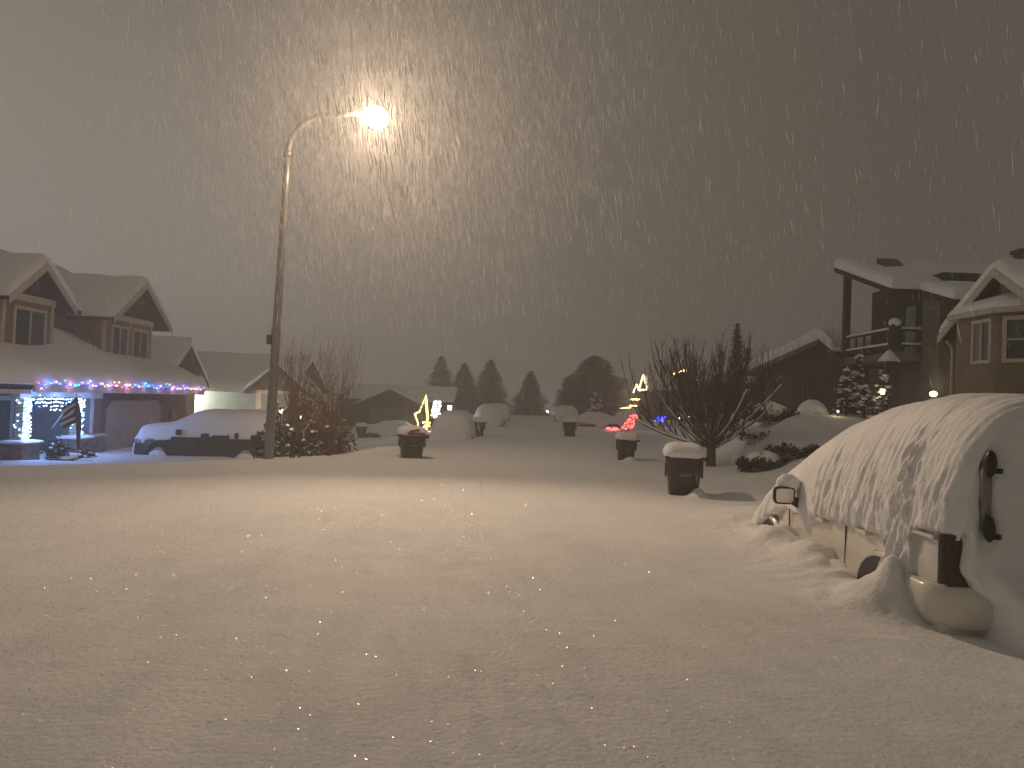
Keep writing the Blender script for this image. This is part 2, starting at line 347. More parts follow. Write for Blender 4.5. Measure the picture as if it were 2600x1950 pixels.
# ================================================================== STREET LAMP
def street_lamp():
    x0, y0 = -5.5, 17.6; z0 = gh(x0, y0)
    t = thing('street_lamp', (x0, y0, z0), 'tall galvanised steel lamp post with curved arm and glowing lamp head', 'street lamp')
    top = 7.02; lean = 0.12
    pts = [(x0, y0, z0 - .3)]; rad = [.115]
    for k in range(1, 9): pts.append((x0 + lean * k / 8, y0, z0 + top * k / 8)); rad.append(.115 - .045 * k / 8)
    m = MB(); m.tube(pts, rad, 16)
    m.build('pole', galv_m, t, smooth=True)
    a = MB(); bx, bz = x0 + lean, z0 + top; ap = []
    for k in range(0, 15):
        s = k / 14; ang = s * R(84); rr = 0.95
        ap.append((bx + rr * (1 - math.cos(ang)), y0 - .0, bz + rr * math.sin(ang)))
    ap += [(ap[-1][0] + 0.35, y0, ap[-1][2] + 0.03), (ap[-1][0] + 0.8, y0, ap[-1][2] + 0.07)]
    a.tube(ap, [.070 - .02 * k / len(ap) for k in range(len(ap))], 12); a.build('arm', galv_m, t, smooth=True)
    c = MB(); c.tube([(bx, y0, bz - .08), (bx, y0, bz + .08)], .085, 16); c.build('collar', galv_m, t, smooth=True)
    hx, hz = ap[-1][0], ap[-1][2]
    hd = MB(); P = []
    for i in range(9):
        s = i / 8; wd = 0.05 + 0.11 * math.sin(math.pi * min(1, s * 1.15 + .05)) ** .7 if s < .87 else 0.11 * (1 - s) / .13 + .02
        P.append([(hx - .05 + s * .62, y0 + wd * math.cos(2 * math.pi * k / 12), hz + .04 + wd * .55 * math.sin(2 * math.pi * k / 12)) for k in range(13)])
    hd.grid(P); hd.build('lamp_head', galv_m, t, smooth=True)
    l = MB(); lx = hx + .34; l.ball((lx, y0, hz - .07), .26, 20, 14, sc=(1.15, 1, .95)); l.build('lens', lampglow_m, t, smooth=True)
    bxm = MB(); bz2 = z0 + 2.73; bxm.box(x0 - .15, x0 - .055, y0 - .07, y0 + .05, bz2 - .11, bz2 + .11); bxm.build('junction_box', black_m, t, bevel=.01)
    sn = MB(); sn.ball((x0 - .10, y0 - .01, bz2 + .14), .06, 10, 7, sc=(1, 1, 1.1), jag=.15); sn.tube([(x0 - .1, y0, bz2 + .1), (x0 - .075, y0 - .06, bz2 + .3)], [.05, .02], 6)
    sn.build('snow_cap', snow2_m, t, smooth=True)
    ll = point_light('lamp_light', (lx, y0, hz - .15), (1.0, 0.72, 0.49), LAMP_W, 0.10, t)
    # the luminaire throws most of its light forward along the street
    d = bpy.data.lights.new('lamp_throw', 'SPOT'); d.color = (1.0, 0.72, 0.49); d.energy = THROW_W; d.shadow_soft_size = .10
    d.spot_size = R(104); d.spot_blend = 1.0
    o = bpy.data.objects.new('lamp_throw', d); COL.objects.link(o); o.parent = t; o.location = ll.location
    o.rotation_euler = (Vector((1.6, -0.8, 0.9)) - Vector((lx, y0, hz - .15))).to_track_quat('-Z', 'Y').to_euler()
    return t
LAMP_W = 800.0; THROW_W = 5300.0
street_lamp()

# ================================================================== CARS
def lerp_tab(tab, v):
    return float(np.interp(v, [a for a, _ in tab], [b for _, b in tab]))
def section(w, zb, zt, n, N, off=0.0):
    """superellipse arch from the left sill over the roof to the right sill"""
    out = []
    for k in range(N + 1):
        a = math.pi * (1 - k / N); c, s = math.cos(a), math.sin(a)
        out.append(((w + off) * math.copysign(abs(c) ** (2 / n), c), zb + (zt + off - zb) * abs(s) ** (2 / n)))
    return out

# --- the white van at the right, in van coordinates: +y forward, x across, z above the snow surface
VX, VY0, VY1, VW = 4.08, 5.55, 10.15, 0.95
def van():
    t = thing('parked_van', (VX, VY0, -.45), 'cream white van buried in thick streaky snow at the edge of the street', 'van')
    top = [(5.55, 1.28), (7.2, 1.30), (7.7, 1.22), (8.7, .78), (8.9, .66), (9.6, .56), (10.0, .38), (10.15, .15)]
    wid = [(5.55, .92), (5.7, .95), (8.8, .95), (9.7, .90), (10.05, .72), (10.15, .5)]
    N = 60; P = []
    ysv = sorted(set([5.55, 5.555, 5.62] + list(np.linspace(5.68, 10.15, 60))))
    for y in ysv:
        P.append([(VX + x, y, z) for x, z in section(lerp_tab(wid, y), -.40, lerp_tab(top, y), 4.2, N)])
    b = MB(); b.grid(P)
    b.add(P[0], [tuple(range(len(P[0])))]); b.add(P[-1], [tuple(range(len(P[0]) - 1, -1, -1))])
    b.build('body', paint_m, t, smooth=True)
    # rear quarter panel edge, door seams, waist trims (proud of the body side by a few mm)
    xs_ = VX - VW
    for y, z0, z1 in ((7.12, .02, .52), (6.52, .22, .36), (8.55, .15, .42)): s = MB(); s.box(xs_ - .003, xs_ + .01, y - .003, y + .003, z0, z1); s.build('panel_seam', black_m, t)
    r = MB(); r.box(xs_ - .022, xs_ + .02, 5.62, 5.95, .605, .635); r.build('waist_trim', paint_m, t, bevel=.008)
    for y, z in ((6.72, .475), (7.62, .44)):
        h = MB(); h.box(xs_ - .05, xs_ - .03, y - .10, y + .10, z - .022, z + .022); h.box(xs_ - .03, xs_ + .01, y + .06, y + .09, z - .018, z + .018)
        h.box(xs_ - .03, xs_ + .01, y - .09, y - .06, z - .018, z + .018)
        h.build('door_handle', paint_m, t, bevel=.01)
    # wheels and wheel arches
    for y, z, ry, rz in ((6.42, .02, .40, .30), (9.2, .0, .34, .22)):
        wl = MB(); wl.tube([(xs_ - .012, y, -.1), (xs_ + .22, y, -.1)], .34, 28); o = wl.build('wheel', tyre_m, t, smooth=False)
        ar = MB(); outer = [(xs_ - .03, y + (ry + .03) * math.cos(a), z + (rz + .03) * math.sin(a)) for a in np.linspace(0, math.pi, 25)]
        inner = [(xs_ - .018, y + ry * math.cos(a), z + rz * math.sin(a)) for a in np.linspace(0, math.pi, 25)]
        back = [(xs_ + .02, y + (ry + .05) * math.cos(a), z + (rz + .05) * math.sin(a)) for a in np.linspace(0, math.pi, 25)]
        ar.grid([back, outer, inner]); ar.build('wheel_arch', paint_m, t, smooth=True)
        dk = MB(); fan = [(xs_ - .016, y, z - .05)] + inner; dk.add([(p[0] + .001, p[1], p[2]) for p in fan], [(0, i, i + 1) for i in range(1, 25)])
        dk.build('wheel_well', black_m, t)
    # rear bumper: rounded wrap-around shell
    bp = MB(); P = []
    prof = [(.00, .29), (.035, .295), (.062, .275), (.075, .22), (.07, .10), (.04, .02), (.0, -.02), (-.06, -.04)]
    path = []
    for k in range(21):
        a = R(90) * k / 20; path.append((xs_ + .26 - .26 * math.cos(a), VY0 + .16 - .20 * math.sin(a), (-math.cos(a), -math.sin(a))))
    path = [(xs_, 5.93, (-1, 0)), (xs_, 5.85, (-1, 0))] + path + [(xs_ + 1.7, VY0 - .04, (0, -1))]
    for px, py, nn in path: P.append([(px + nn[0] * d, py + nn[1] * d, z) for d, z in prof])
    bp.grid(P); bp.build('rear_bumper', paint_m, t, smooth=True)
    pd = MB(); pd.box(3.50, 3.86, VY0 - .50, VY0 - .24, .10, .165); pd.box(3.88, 4.9, VY0 - .50, VY0 - .24, .10, .165)
    pd.build('bumper_pad', black_m, t, bevel=.012)
    tl = MB(); P = []
    for k in range(11):
        a = R(90) * k / 10; P.append([(xs_ + .03 + .10 * (1 - math.cos(a)) - .03 + (.03 if k > 9 else 0), VY0 + .035 - .075 * math.sin(a), z) for z in np.linspace(.30, .66, 14)])
    P.append([(xs_ + .20, VY0 - .035, z) for z in np.linspace(.30, .66, 14)])
    tl.grid(P); tl.build('tail_light', tail_m, t, smooth=True)
    # the rear door's black hinges joined by a strap lying in the snow
    hx = 3.37
    for z, hh in ((1.19, .12), (.73, .12)):
        hg = MB(); hg.ball((hx, 5.38, z), .042, 12, 9, sc=(1.0, .8, 2.2)); hg.box(hx + .0, hx + .08, 5.37, 5.41, z - .07, z - .035); hg.build('door_hinge', black_m, t, smooth=True)
    st = MB(); st.tube([(hx, 5.44, .72), (hx, 5.44, 1.2)], .042, 10); st.build('hinge_strap', galv_m, t, smooth=True)
    # mirror
    mx0, mz0, my0 = 2.985, .59, 8.30
    mh = MB(); P = []
    for d, s_ in ((0, .88), (.01, 1), (.05, 1.0), (.10, .85), (.13, .4)):
        P.append([(mx0 + .115 * s_ * math.copysign(abs(math.cos(a)) ** .45, math.cos(a)), my0 + d, mz0 + .095 * s_ * math.copysign(abs(math.sin(a)) ** .45, math.sin(a))) for a in np.linspace(0, 2 * math.pi, 29)])
    mh.grid(P); mh.add([P[0][i] for i in range(28)], [tuple(range(28))]); mh.add([P[-1][i] for i in range(28)], [tuple(range(28))])
    mh.add([(mx0 + .05, my0 + .02, mz0 - .07), (mx0 + .20, my0 + .04, mz0 - .16), (mx0 + .20, my0 + .04, mz0 - .05), (mx0 + .10, my0 + .02, mz0 + .0),
            (mx0 + .05, my0 + .09, mz0 - .07), (mx0 + .20, my0 + .11, mz0 - .16), (mx0 + .20, my0 + .11, mz0 - .05), (mx0 + .10, my0 + .09, mz0 + .0)],
           [(0, 1, 2, 3), (7, 6, 5, 4), (0, 4, 5, 1), (1, 5, 6, 2), (2, 6, 7, 3), (3, 7, 4, 0)])
    mo = mh.build('side_mirror', black_m, t, smooth=False)
    mg = MB(); mg.add([(mx0 + .095 * math.copysign(abs(math.cos(a)) ** .35, math.cos(a)), my0 - .004, mz0 + .075 * math.copysign(abs(math.sin(a)) ** .35, math.sin(a))) for a in np.linspace(0, 2 * math.pi, 24, endpoint=False)], [tuple(range(24))])
    mg.build('mirror_glass', mirror_m, mo)
    # ---- snow shell
    stop = [(5.43, 1.58), (5.56, 1.66), (5.8, 1.70), (6.4, 1.71), (7.2, 1.62), (7.9, 1.45), (8.6, 1.19), (9.2, .90), (9.7, .58), (10.1, .18), (10.35, -.20)]
    swid = [(5.43, .90), (5.50, .945), (5.7, .96), (8.7, .97), (9.3, 1.0), (9.9, .95), (10.35, .8)]
    zed = [(5.4, .66), (5.93, .635), (6.0, .50), (6.6, .49), (7.1, .475), (7.55, .45), (7.75, .43), (7.95, .30), (8.2, .36), (8.75, .40), (9.0, .30), (9.3, .16), (9.6, -.3), (10.4, -.4)]
    sh = MB(); P = []; Ns = 210
    yy = np.concatenate([np.linspace(5.43, 9.0, 300), np.linspace(9.02, 10.35, 50)])
    for y in yy:
        w_, zt = lerp_tab(swid, y), lerp_tab(stop, y); row = []
        sec = section(w_, -.45, zt, 3.6, Ns)
        ze = lerp_tab(zed, y) + .035 * float(fbm(y * 9, 3.3, 71, 3)) + .02 * float(vnoise(y * 30, 1.2, 72))
        if 5.93 < y < 6.22: ze = -.4
        for k, (x, z) in enumerate(sec):
            if k < Ns / 2:
                side = 1 - abs(x + w_) / w_ * 3.0; side = max(0, min(1, side))           # 1 on the vertical side
                side *= float(1 - ss(zt - .30, zt - .02, z))
                st_ = float(fbm(y * 13 + z * 1.1, z * .9, 61, 2)); fine = float(fbm(y * 33 + z * 3.0, z * 6.5, 63, 2))
                front = float(ss(7.80, 7.95, y) * (1 - ss(8.7, 9.1, y)))
                th = .045 + side * (1 - front) * (.050 * st_ + .042 * fine + .012)
                th -= front * side * .05 * (1 - .0)
                if 5.93 < y < 6.22: th += .05 * float(1 - ss(.1, .5, z)) + .06 * fine
                low = float(ss(ze - .012, ze + .022, z))
                if y < 8.95 or ze > -.2: th = th * low - .10 * (1 - low)
                th *= float(ss(5.42, 5.53, y)) if low > .5 else 1
                row.append((VX + x - th * max(side, .2), y if low > .5 or y > 5.62 else 5.62, z + .012 * fine * (1 - side)))
            else:
                row.append((VX + x, y, z + .01 * float(fbm(x * 3, y * 3, 12, 2))))
        P.append(row)
    sh.grid(P)
    # rear face plaster of snow
    P = []; sec = section(.905, -.45, 1.585, 3.6, 240)
    for r in list(np.linspace(0.02, .9, 90)) + list(np.linspace(.91, 1.0, 16)):
        row = []
        for sx_, sz_ in sec:
            x = sx_ * r; z = .35 + (sz_ - .35) * r
            edge = -.85 + .022 * float(fbm(z * 9, 5, 81, 3)) - .03 * float(ss(.62, .72, z)) + .06 * float(1 - ss(.30, .42, z)) + .14 * float(1 - ss(.18, .30, z))
            e = float(ss(edge, edge + .05, x)) if z < .69 else 1.0
            th = .11 + .03 * float(fbm(x * 3, z * 3, 84, 3)) + .012 * float(fbm(x * 14, z * 14, 85, 2)) + .26 * float(1 - ss(.20, .50, z)) * float(ss(-.74, -.58, x))
            th -= .045 * math.exp(-((x + .71) / .055) ** 2) * float(ss(.52, .62, z) * (1 - ss(1.22, 1.32, z)))
            th = th * e - .09 * (1 - e)
            f_ = max(0, (r - .86) / .14); f_ = 1 - math.sqrt(max(0, 1 - f_ * f_))
            base = 5.52
            y = base - th
            y = y * (1 - f_) + (5.44 if z > .62 else 5.57) * f_
            row.append((VX + x, y, z))
        P.append(row)
    sh.grid(P)
    # slabs of snow held behind the mirror
    sh.ball((3.06, 8.42, .70), .13, 16, 12, sc=(1, .9, .9), jag=.08)
    sh.build('snow_load', snow2_m, t, smooth=True)
    return t
van()

def snow_car(name, L, W, H, body_top, snow_t, label, cat, paint=darkpaint_m, group=None, nose=1, band=0.45, detail=True):
    """local coords: x forward along the length from 0 to L, y across, z from the snow surface; body_top: table of (x,z)"""
    t = thing(name, (0, 0, 0), label, cat, group)
    N = 40; xsn = np.linspace(0, L, 60); P = []
    wt = [(0, .80), (.06 * L, .96), (.5 * L, 1), (.94 * L, .97), (L, .82)]
    for x in xsn: P.append([(x, y, z) for y, z in section(W / 2 * lerp_tab(wt, x), -.4, lerp_tab(body_top, x), 4.5, N)])
    b = MB(); b.grid(P); b.add(P[0], [tuple(range(N + 1))]); b.add(P[-1], [tuple(range(N, -1, -1))]); b.build('body', paint, t, smooth=True, world=False)
    s = MB(); P = []; sd = int(L * 100 + H * 10) % 97
    for x in np.linspace(-.08, L + .08, 90):
        xc = min(max(x, 0), L); e = min(1, (x + .085) / .35, (L + .085 - x) / .35); e = math.sqrt(max(0, 1 - (1 - max(0, e)) ** 2))
        wd = W / 2 * lerp_tab(wt, xc); zt = lerp_tab(body_top, xc)
        row = []; sec = section(wd + .05 * e, -.4, zt + snow_t * (.25 + .75 * e) * (1 + .25 * float(fbm(x * 1.1, 2, sd, 2))), 3.4, 64)
        for k, (y, z) in enumerate(sec):
            ze = band + .10 * (1 if float(vnoise(x * 1.7, 4, sd + 3)) > 0.12 else 0) - .14 * (1 if float(vnoise(x * 2.3, 9, sd + 5)) > .2 else 0) + .02 * float(vnoise(x * 9, 2, sd))
            if x < 1.15 and detail: ze -= .22 * (1 - x / 1.3)
            if band < -.3: low = 1
            else: low = float(ss(ze - .02, ze + .03, z))
            off = (1 - low) * -.09
            row.append((x, y + (off if y > 0 else -off), z))
        P.append(row)
    s.grid(P); s.add(P[0], [tuple(range(len(P[0])))]); s.add(P[-1], [tuple(range(len(P[0]) - 1, -1, -1))])
    s.build('snow_load', snow2_m, t, smooth=True, world=False)
    if detail:
        for x in (.19 * L, .80 * L):
            for sy in (-1, 1):
                wl = MB(); yy_ = sy * W / 2; wl.tube([(x, yy_ + sy * .015, -.08), (x, yy_ - sy * .2, -.08)], .34, 24); wo = wl.build('wheel', tyre_m, t, world=False)
                rm = MB(); rm.tube([(x, yy_ + sy * .024, -.08), (x, yy_ + sy * .0, -.08)], .21, 18); rm.build('rim', chrome_m, wo, world=False)
                ar = MB(); A = np.linspace(0, math.pi, 19)
                ar.grid([[(x + .44 * math.cos(a), yy_ + sy * .0, -.05 + .42 * math.sin(a)) for a in A], [(x + .42 * math.cos(a), yy_ + sy * .035, -.05 + .40 * math.sin(a)) for a in A], [(x + .37 * math.cos(a), yy_ + sy * .02, -.05 + .35 * math.sin(a)) for a in A]])
                ar.build('wheel_arch', black_m, t, smooth=True, world=False)
                sn = MB(); sn.ball((x, yy_ + sy * .10, -.14), .27, 14, 8, sc=(1.1, .35, .62)); sn.build('wheel_snow', snow2_m, wo, smooth=True, world=False)
    return t

# dark SUV on the left driveway, seen from the side, nose to the left
suv_top = [(0, .40), (.12, .62), (1.05, .74), (1.25, .80), (1.95, 1.16), (2.4, 1.24), (4.0, 1.26), (4.65, 1.18), (4.85, .95), (4.92, .55)]
suv = snow_car('parked_suv', 4.92, 1.85, 1.7, suv_top, .24, 'dark SUV side on in the left driveway under a long smooth snow load', 'car', band=.52)
suv.location = (-13.12, 27.6, -.70); suv.rotation_euler = (0, 0, R(1.5))
for nm, bxs in (('mirror_housing', (1.55, 1.70, -1.10, -.93, .56, .76)), ('door_pillar', (3.52, 3.66, -.975, -.90, .50, .70)), ('rear_window', (4.30, 4.62, -.985, -.90, .30, .78)), ('side_door', (1.35, 2.35, -.965, -.90, -.02, .50)), ('side_door', (2.75, 3.35, -.965, -.90, -.02, .60))):
    m_ = MB(); m_.box(*bxs); m_.build(nm, glassd_m if 'window' in nm else darkpaint_m, suv, world=False, bevel=.02)
m_ = MB(); m_.box(.02, .25, -.84, -.74, .22, .40); m_.build('headlight', chrome_m, suv, world=False, bevel=.03)

# boxy snow-covered vehicle at the roadside, end on
van_top = [(0, .78), (.15, 1.02), (2.6, 1.10), (3.2, .90), (3.7, .55), (4.4, .45), (4.6, .2)]
mv = snow_car('parked_minivan', 4.6, 1.62, 1.5, van_top, .34, 'tail end of a minivan wholly buried in pale snow beyond the left kerb bin', 'car', paint=paint_m, group=None, band=-.35, detail=False)
mv.location = (-2.28, 29.3, -.42); mv.rotation_euler = (0, 0, R(88)); mv.scale = (1, 1, 1)
m_ = MB(); m_.box(.02, .09, -.60, .60, .05, .50); m_.build('tailgate', paint_m, mv, world=False, bevel=.05)
m_ = MB(); m_.box(-.05, .10, -.90, -.80, .30, .46); m_.build('side_mirror', black_m, mv, world=False, bevel=.02)
m_ = MB(); m_.box(-.06, .02, -.86, -.80, -.02, .20); m_.build('tail_light', tail_m, mv, world=False, bevel=.015)
for i, (x, y, rz, lab) in enumerate(((-1.35, 44, 88, 'snow mound of a parked car behind the small roadside bin'), (-1.0, 56, 90, 'faint snow-capped car parked far down the left kerb'),
                                     (4.3, 58, 88, 'faint snow-capped car parked far down the right kerb'), (-8.4, 43, 4, 'broadside car under a wide snow hump in a left driveway'),
                                     (7.4, 50, 176, 'broadside car under snow beside the red light display'))):
    if i == 0:
        fc = snow_car('parked_car', 4.4, 1.75, 1.4, [(0, .45), (.3, .62), (1.0, .66), (1.7, .98), (3.2, .98), (3.8, .66), (4.3, .6), (4.4, .3)], .26, lab, 'car', group='distant cars under snow', band=.24)
        o = fc
    else: o = copy_tree(fc); o['label'] = lab
    o['group'] = 'distant cars under snow'
    if i > 2: o.scale = (.78, .8, .8)
    o.location = (x, y, gh(x, y) + .0); o.rotation_euler = (0, 0, R(rz))
fc.location.z = gh(-1.35, 44)

# ================================================================== BINS
def make_bin(lab, group, lid_snow=.22):
    t = thing('wheeled_bin', (0, 0, 0), lab, 'bin', group)
    W0, D0, W1, D1, Hh = .24, .27, .30, .35, .68      # half sizes at snow level / rim
    b = MB(); P = []
    for z, a in ((-.15, -.1), (0, 0), (.34, .5), (.36, .5), (.50, .76), (.52, .80), (.60, .95), (Hh - .02, 1.0)):
        w_ = W0 + (W1 - W0) * a; d_ = D0 + (D1 - D0) * a
        if z > .51: w_ += .012; d_ += .012
        ring = []
        for k in range(32):
            an = 2 * math.pi * (k + .5) / 32; c, s = math.cos(an), math.sin(an)
            ring.append((w_ * math.copysign(abs(c) ** .28, c), d_ * math.copysign(abs(s) ** .28, s), z))
        P.append(ring + [ring[0]])
    b.grid(P); b.build('body', bin_m, t, world=False)
    for sx in (-1, 1):
        for ya in (-.22, .05): rb = MB(); rb.box(sx * (W1 + .004) - .012, sx * (W1 + .004) + .012, ya, ya + .10, .33, .62); rb.build('side_rib', bin_m, t, world=False, bevel=.006)
    r = MB(); r.box(-W1 - .03, W1 + .03, -D1 - .03, D1 + .03, Hh - .025, Hh + .012); r.build('rim', bin_m, t, world=False, bevel=.012)
    l = MB(); P = []
    for q, z in ((1.0, Hh + .014), (1.0, Hh + .04), (.92, Hh + .075), (.6, Hh + .10), (.0, Hh + .105)):
        P.append([((W1 + .035) * q * math.copysign(abs(math.cos(a)) ** .35, math.cos(a)), (D1 + .04) * q * math.copysign(abs(math.sin(a)) ** .35, math.sin(a)), z) for a in np.linspace(0, 2 * math.pi, 33)])
    l.grid(P); l.build('lid', bin_m, t, smooth=False, world=False)
    h = MB(); h.tube([(W1 + .02, -.24, Hh - .04), (W1 + .10, -.22, Hh - .02), (W1 + .10, .22, Hh - .02), (W1 + .02, .24, Hh - .04)], .018, 8)
    h.build('handle', bin_m, t, smooth=True, world=False)
    lb = MB(); lb.box(-.08, .11, -D1 + .030, -D1 + .022 + .012, .355, .40); lb.build('embossed_panel', binlabel_m, t, world=False)
    s = MB(); P = []
    for q, z in ((1.02, Hh + .0), (1.06, Hh + .05), (1.05, Hh + .09), (.99, Hh + .14), (.88, Hh + lid_snow * .86), (.70, Hh + lid_snow), (.4, Hh + lid_snow + .02), (0, Hh + lid_snow + .025)):
        P.append([((W1 + .035) * q * math.copysign(abs(math.cos(a)) ** .42, math.cos(a)) * (1 + .05 * float(vnoise(a * 1.5, z * 5, 9))), (D1 + .04) * q * math.copysign(abs(math.sin(a)) ** .42, math.sin(a)), z + .02 * float(vnoise(a * 2, q * 2, 4))) for a in np.linspace(0, 2 * math.pi, 45)])
    s.grid(P); s.build('snow_cap', snow2_m, t, smooth=True, world=False)
    return t
bin0 = make_bin('large dark wheeled bin with a deep smooth snow cap by the bare tree', 'bins set out along the street')
bin0.location = (3.03, 13.35, -.03); bin0.rotation_euler = (0, R(0), R(-9))
bins = [((3.17, 21.0, 0), -4, .86, 'dark bin with a pale snow cap beyond the large right hand bin'),
        ((-2.42, 19.0, -.02), 14, 1.0, 'squat dark bin with lumpy snow and torn lid edge near the left trees'),
        ((-1.32, 31.5, -.1), 5, .84, 'small dark bin beside the buried minivan on the street'),
        ((2.75, 35.5, 0), -6, 1.0, 'small dark bin alone in the middle distance at the right kerb'),
        ((-8.2, 42.5, -.6), 10, .9, 'tiny dark bin at the left driveway in front of the hazy gable house')]
lb_ = None
for (x, y, z), rz, s, lab in bins:
    o = copy_tree(bin0); o['label'] = lab; o.location = (x, y, gh(x, y) + (z if abs(z) < .05 else 0)); o.rotation_euler = (R(random.uniform(-2, 2)), R(random.uniform(-2.5, 2.5)), R(rz)); o.scale = (s, s, s * random.uniform(.94, 1.06))
    if 'squat' in lab:
        o.scale = (1.0, 1.0, .86); lb_ = o
# the left bin's lid stands ajar over red packaging
o = lb_
m_ = MB(); m_.box(-.16, .26, -.44, -.36, .69, .76); m_.box(.05, .30, -.42, -.30, .76, .82, M=Matrix.Rotation(R(-12), 4, 'Y')); m_.build('rubbish', mat('red_packaging', (.30, .05, .04), .6, .4, 12), o, world=False, bevel=.01)
m_ = MB(); m_.box(.10, .36, -.44, -.10, .60, .66); m_.box(-.37, -.30, -.30, .1, .62, .66); m_.build('lid_flap', bin_m, o, world=False, bevel=.01)

# ================================================================== PLANTS
def limb(mb, p, d, L, r0, r1, bend, n=6, sides=5, wob=.12, snow=None, st=.018, out=None):
    """a curved tapering branch; bend: added to the direction each step (Vector). returns points"""
    p = Vector(p); d = Vector(d).normalized(); pts = [p.copy()]; st_ = L / n
    for i in range(n):
        d = (d + Vector(bend) / n + Vector((random.uniform(-1, 1), random.uniform(-1, 1), random.uniform(-1, 1))) * wob / math.sqrt(n)).normalized()
        p = p + d * st_; pts.append(p.copy())
    rad = [r0 + (r1 - r0) * i / n for i in range(n + 1)]
    mb.tube(pts, rad, sides)
    if snow is not None:
        seg = []; rs = []
        for i, q in enumerate(pts):
            dd = (pts[min(i + 1, n)] - pts[max(i - 1, 0)]).normalized()
            flat = 1 - abs(dd.z)
            if flat > .18 and i > 0:
                seg.append(q + Vector((0, 0, rad[i] * .8 + st * .35 * flat))); rs.append(max(.004, min(st, rad[i] * .9 + st * .4) * (.5 + flat * .6) * random.uniform(.7, 1.25)))
            else:
                if len(seg) > 1: snow.tube(seg, rs, 5)
                seg = []; rs = []
        if len(seg) > 1: snow.tube(seg, rs, 5)
    return pts
def vase_tree(x, y, label, H, spread, nl, nsh, trunk_r, fork_z, group=None, snowy=True, dirbias=(0, 0), tm=bark_m, wm=twig_m, cat='tree', lr=.48, shoot=1.0, elev=(8, 62), trunks=1, name='bare_tree', seed=1, sides=5, lb=.75):
    random.seed(seed)
    z0 = gh(x, y); t = thing(name, (x, y, z0), label, cat, group)
    tr = MB(); cr = MB(); sn = MB()
    for k in range(trunks):
        ox = (k - (trunks - 1) / 2) * .16
        fx = x + ox * 1.2 + dirbias[0] * .1
        tr.tube([(x + ox, y, z0 - .2), (x + ox * 1.05, y, z0 + fork_z * .5), (fx, y, z0 + fork_z)], [trunk_r * (1.15 if k == 0 else .6), trunk_r * (1 if k == 0 else .5), trunk_r * (.95 if k == 0 else .45)], 10)
    top = Vector((x + dirbias[0] * .1, y, z0 + fork_z))
    for k in range(nl):
        az = 2 * math.pi * (k + random.random() * .6) / nl; el = R(random.uniform(*elev)) if k % 4 else R(elev[1] + 8)
        d = Vector((math.cos(az) * math.cos(el) + dirbias[0] * .5, math.sin(az) * math.cos(el) + dirbias[1], math.sin(el)))
        Lb = spread * random.uniform(.85, 1.15) / max(.55, math.cos(el)) * .75
        pts = limb(cr, top - Vector((0, 0, random.uniform(0, fork_z * .35))), d, min(Lb, spread * 1.0), trunk_r * lr, trunk_r * .16, (0, 0, lb), 7, 6, .16, sn if snowy else None, trunk_r * .35)
        for j in range(nsh):
            i = 1 + int((len(pts) - 2) * (j + random.random()) / nsh); i = min(i, len(pts) - 1)
            q = pts[i]; base = (pts[i] - pts[i - 1]).normalized()
            dd = base * .55 + Vector((random.uniform(-.7, .7), random.uniform(-.7, .7), random.uniform(.1, .9)))
            room = max(.35, (H - (q.z - z0))); Ls = room * random.uniform(.45, 1.0) * shoot * .8
            p2 = limb(cr, q, dd, Ls, trunk_r * .15, trunk_r * .035, (0, 0, 1.5), 6, 4, .18, sn if snowy and random.random() < .8 else None, trunk_r * .16)
            for m in range(3):
                i2 = random.randint(1, 5); q2 = p2[i2]
                limb(cr, q2, Vector((random.uniform(-.8, .8), random.uniform(-.8, .8), random.uniform(.2, 1))), Ls * random.uniform(.2, .45), trunk_r * .07, trunk_r * .02, (0, 0, 1.1), 4, 3, .2, sn if snowy and random.random() < .25 else None, trunk_r * .12)
    tr.build('trunk', tm, t, smooth=True); cr.build('crown', wm, t)
    if snowy: sn.build('branch_snow', snow2_m, t, smooth=True)
    return t
vase_tree(5.22, 19.9, 'large spreading bare tree with snow-lined branches behind the right bin', 3.7, 2.7, 26, 10, .115, .62, tm=bark_m, wm=twigr_m, seed=4, elev=(4, 52), dirbias=(-.18, 0), sides=5, lb=.55, lr=.30)
TG = 'young bare trees by the lamp post'
def shoots(x, y, label, H, sp, nl, seed, tr_, fz, bias, trunks=1, group=TG):
    return vase_tree(x, y, label, H, sp, nl, 8, tr_, fz, group=group, snowy=True, dirbias=bias, wm=twig_m, seed=seed, elev=(38, 70), shoot=1.05, trunks=trunks)
shoots(-5.10, 18.4, 'twin-stemmed young bare tree nearest the lamp post', 3.75, 1.05, 7, 12, .06, .62, (.15, 0), 2)
shoots(-4.52, 19.3, 'young bare tree with long shoots leaning over the street', 3.5, 1.4, 6, 23, .05, .5, (.45, 0))
def leaf_mass(name, pts_fn, n, size, m, parent, snow_parent=None, snowfrac=.0, smat=None, world=True):
    mb = MB(); sn = MB()
    for i in range(n):
        c, r = pts_fn(); c = Vector(c)
        for k in range(3):
            q = c + Vector((random.gauss(0, 1), random.gauss(0, 1), random.gauss(0, 1))) * r
            a = Vector((random.uniform(-1, 1), random.uniform(-1, 1), random.uniform(-1, 1))).normalized(); b = a.orthogonal().normalized(); s = size * random.uniform(.6, 1.4)
            mb.add([q - a * s, q + b * s * .5, q + a * s, q - b * s * .5], [(0, 1, 2, 3)])
        if random.random() < snowfrac: sn.ball(c + Vector((0, 0, r * .6)), r * random.uniform(.5, 1.1), 7, 5, sc=(1.2, 1.2, .6), jag=.3)
    mb.build(name, m, parent, world=world)
    if snowfrac: sn.build('snow_clumps', snow2_m, parent, smooth=True, world=world)
random.seed(31)
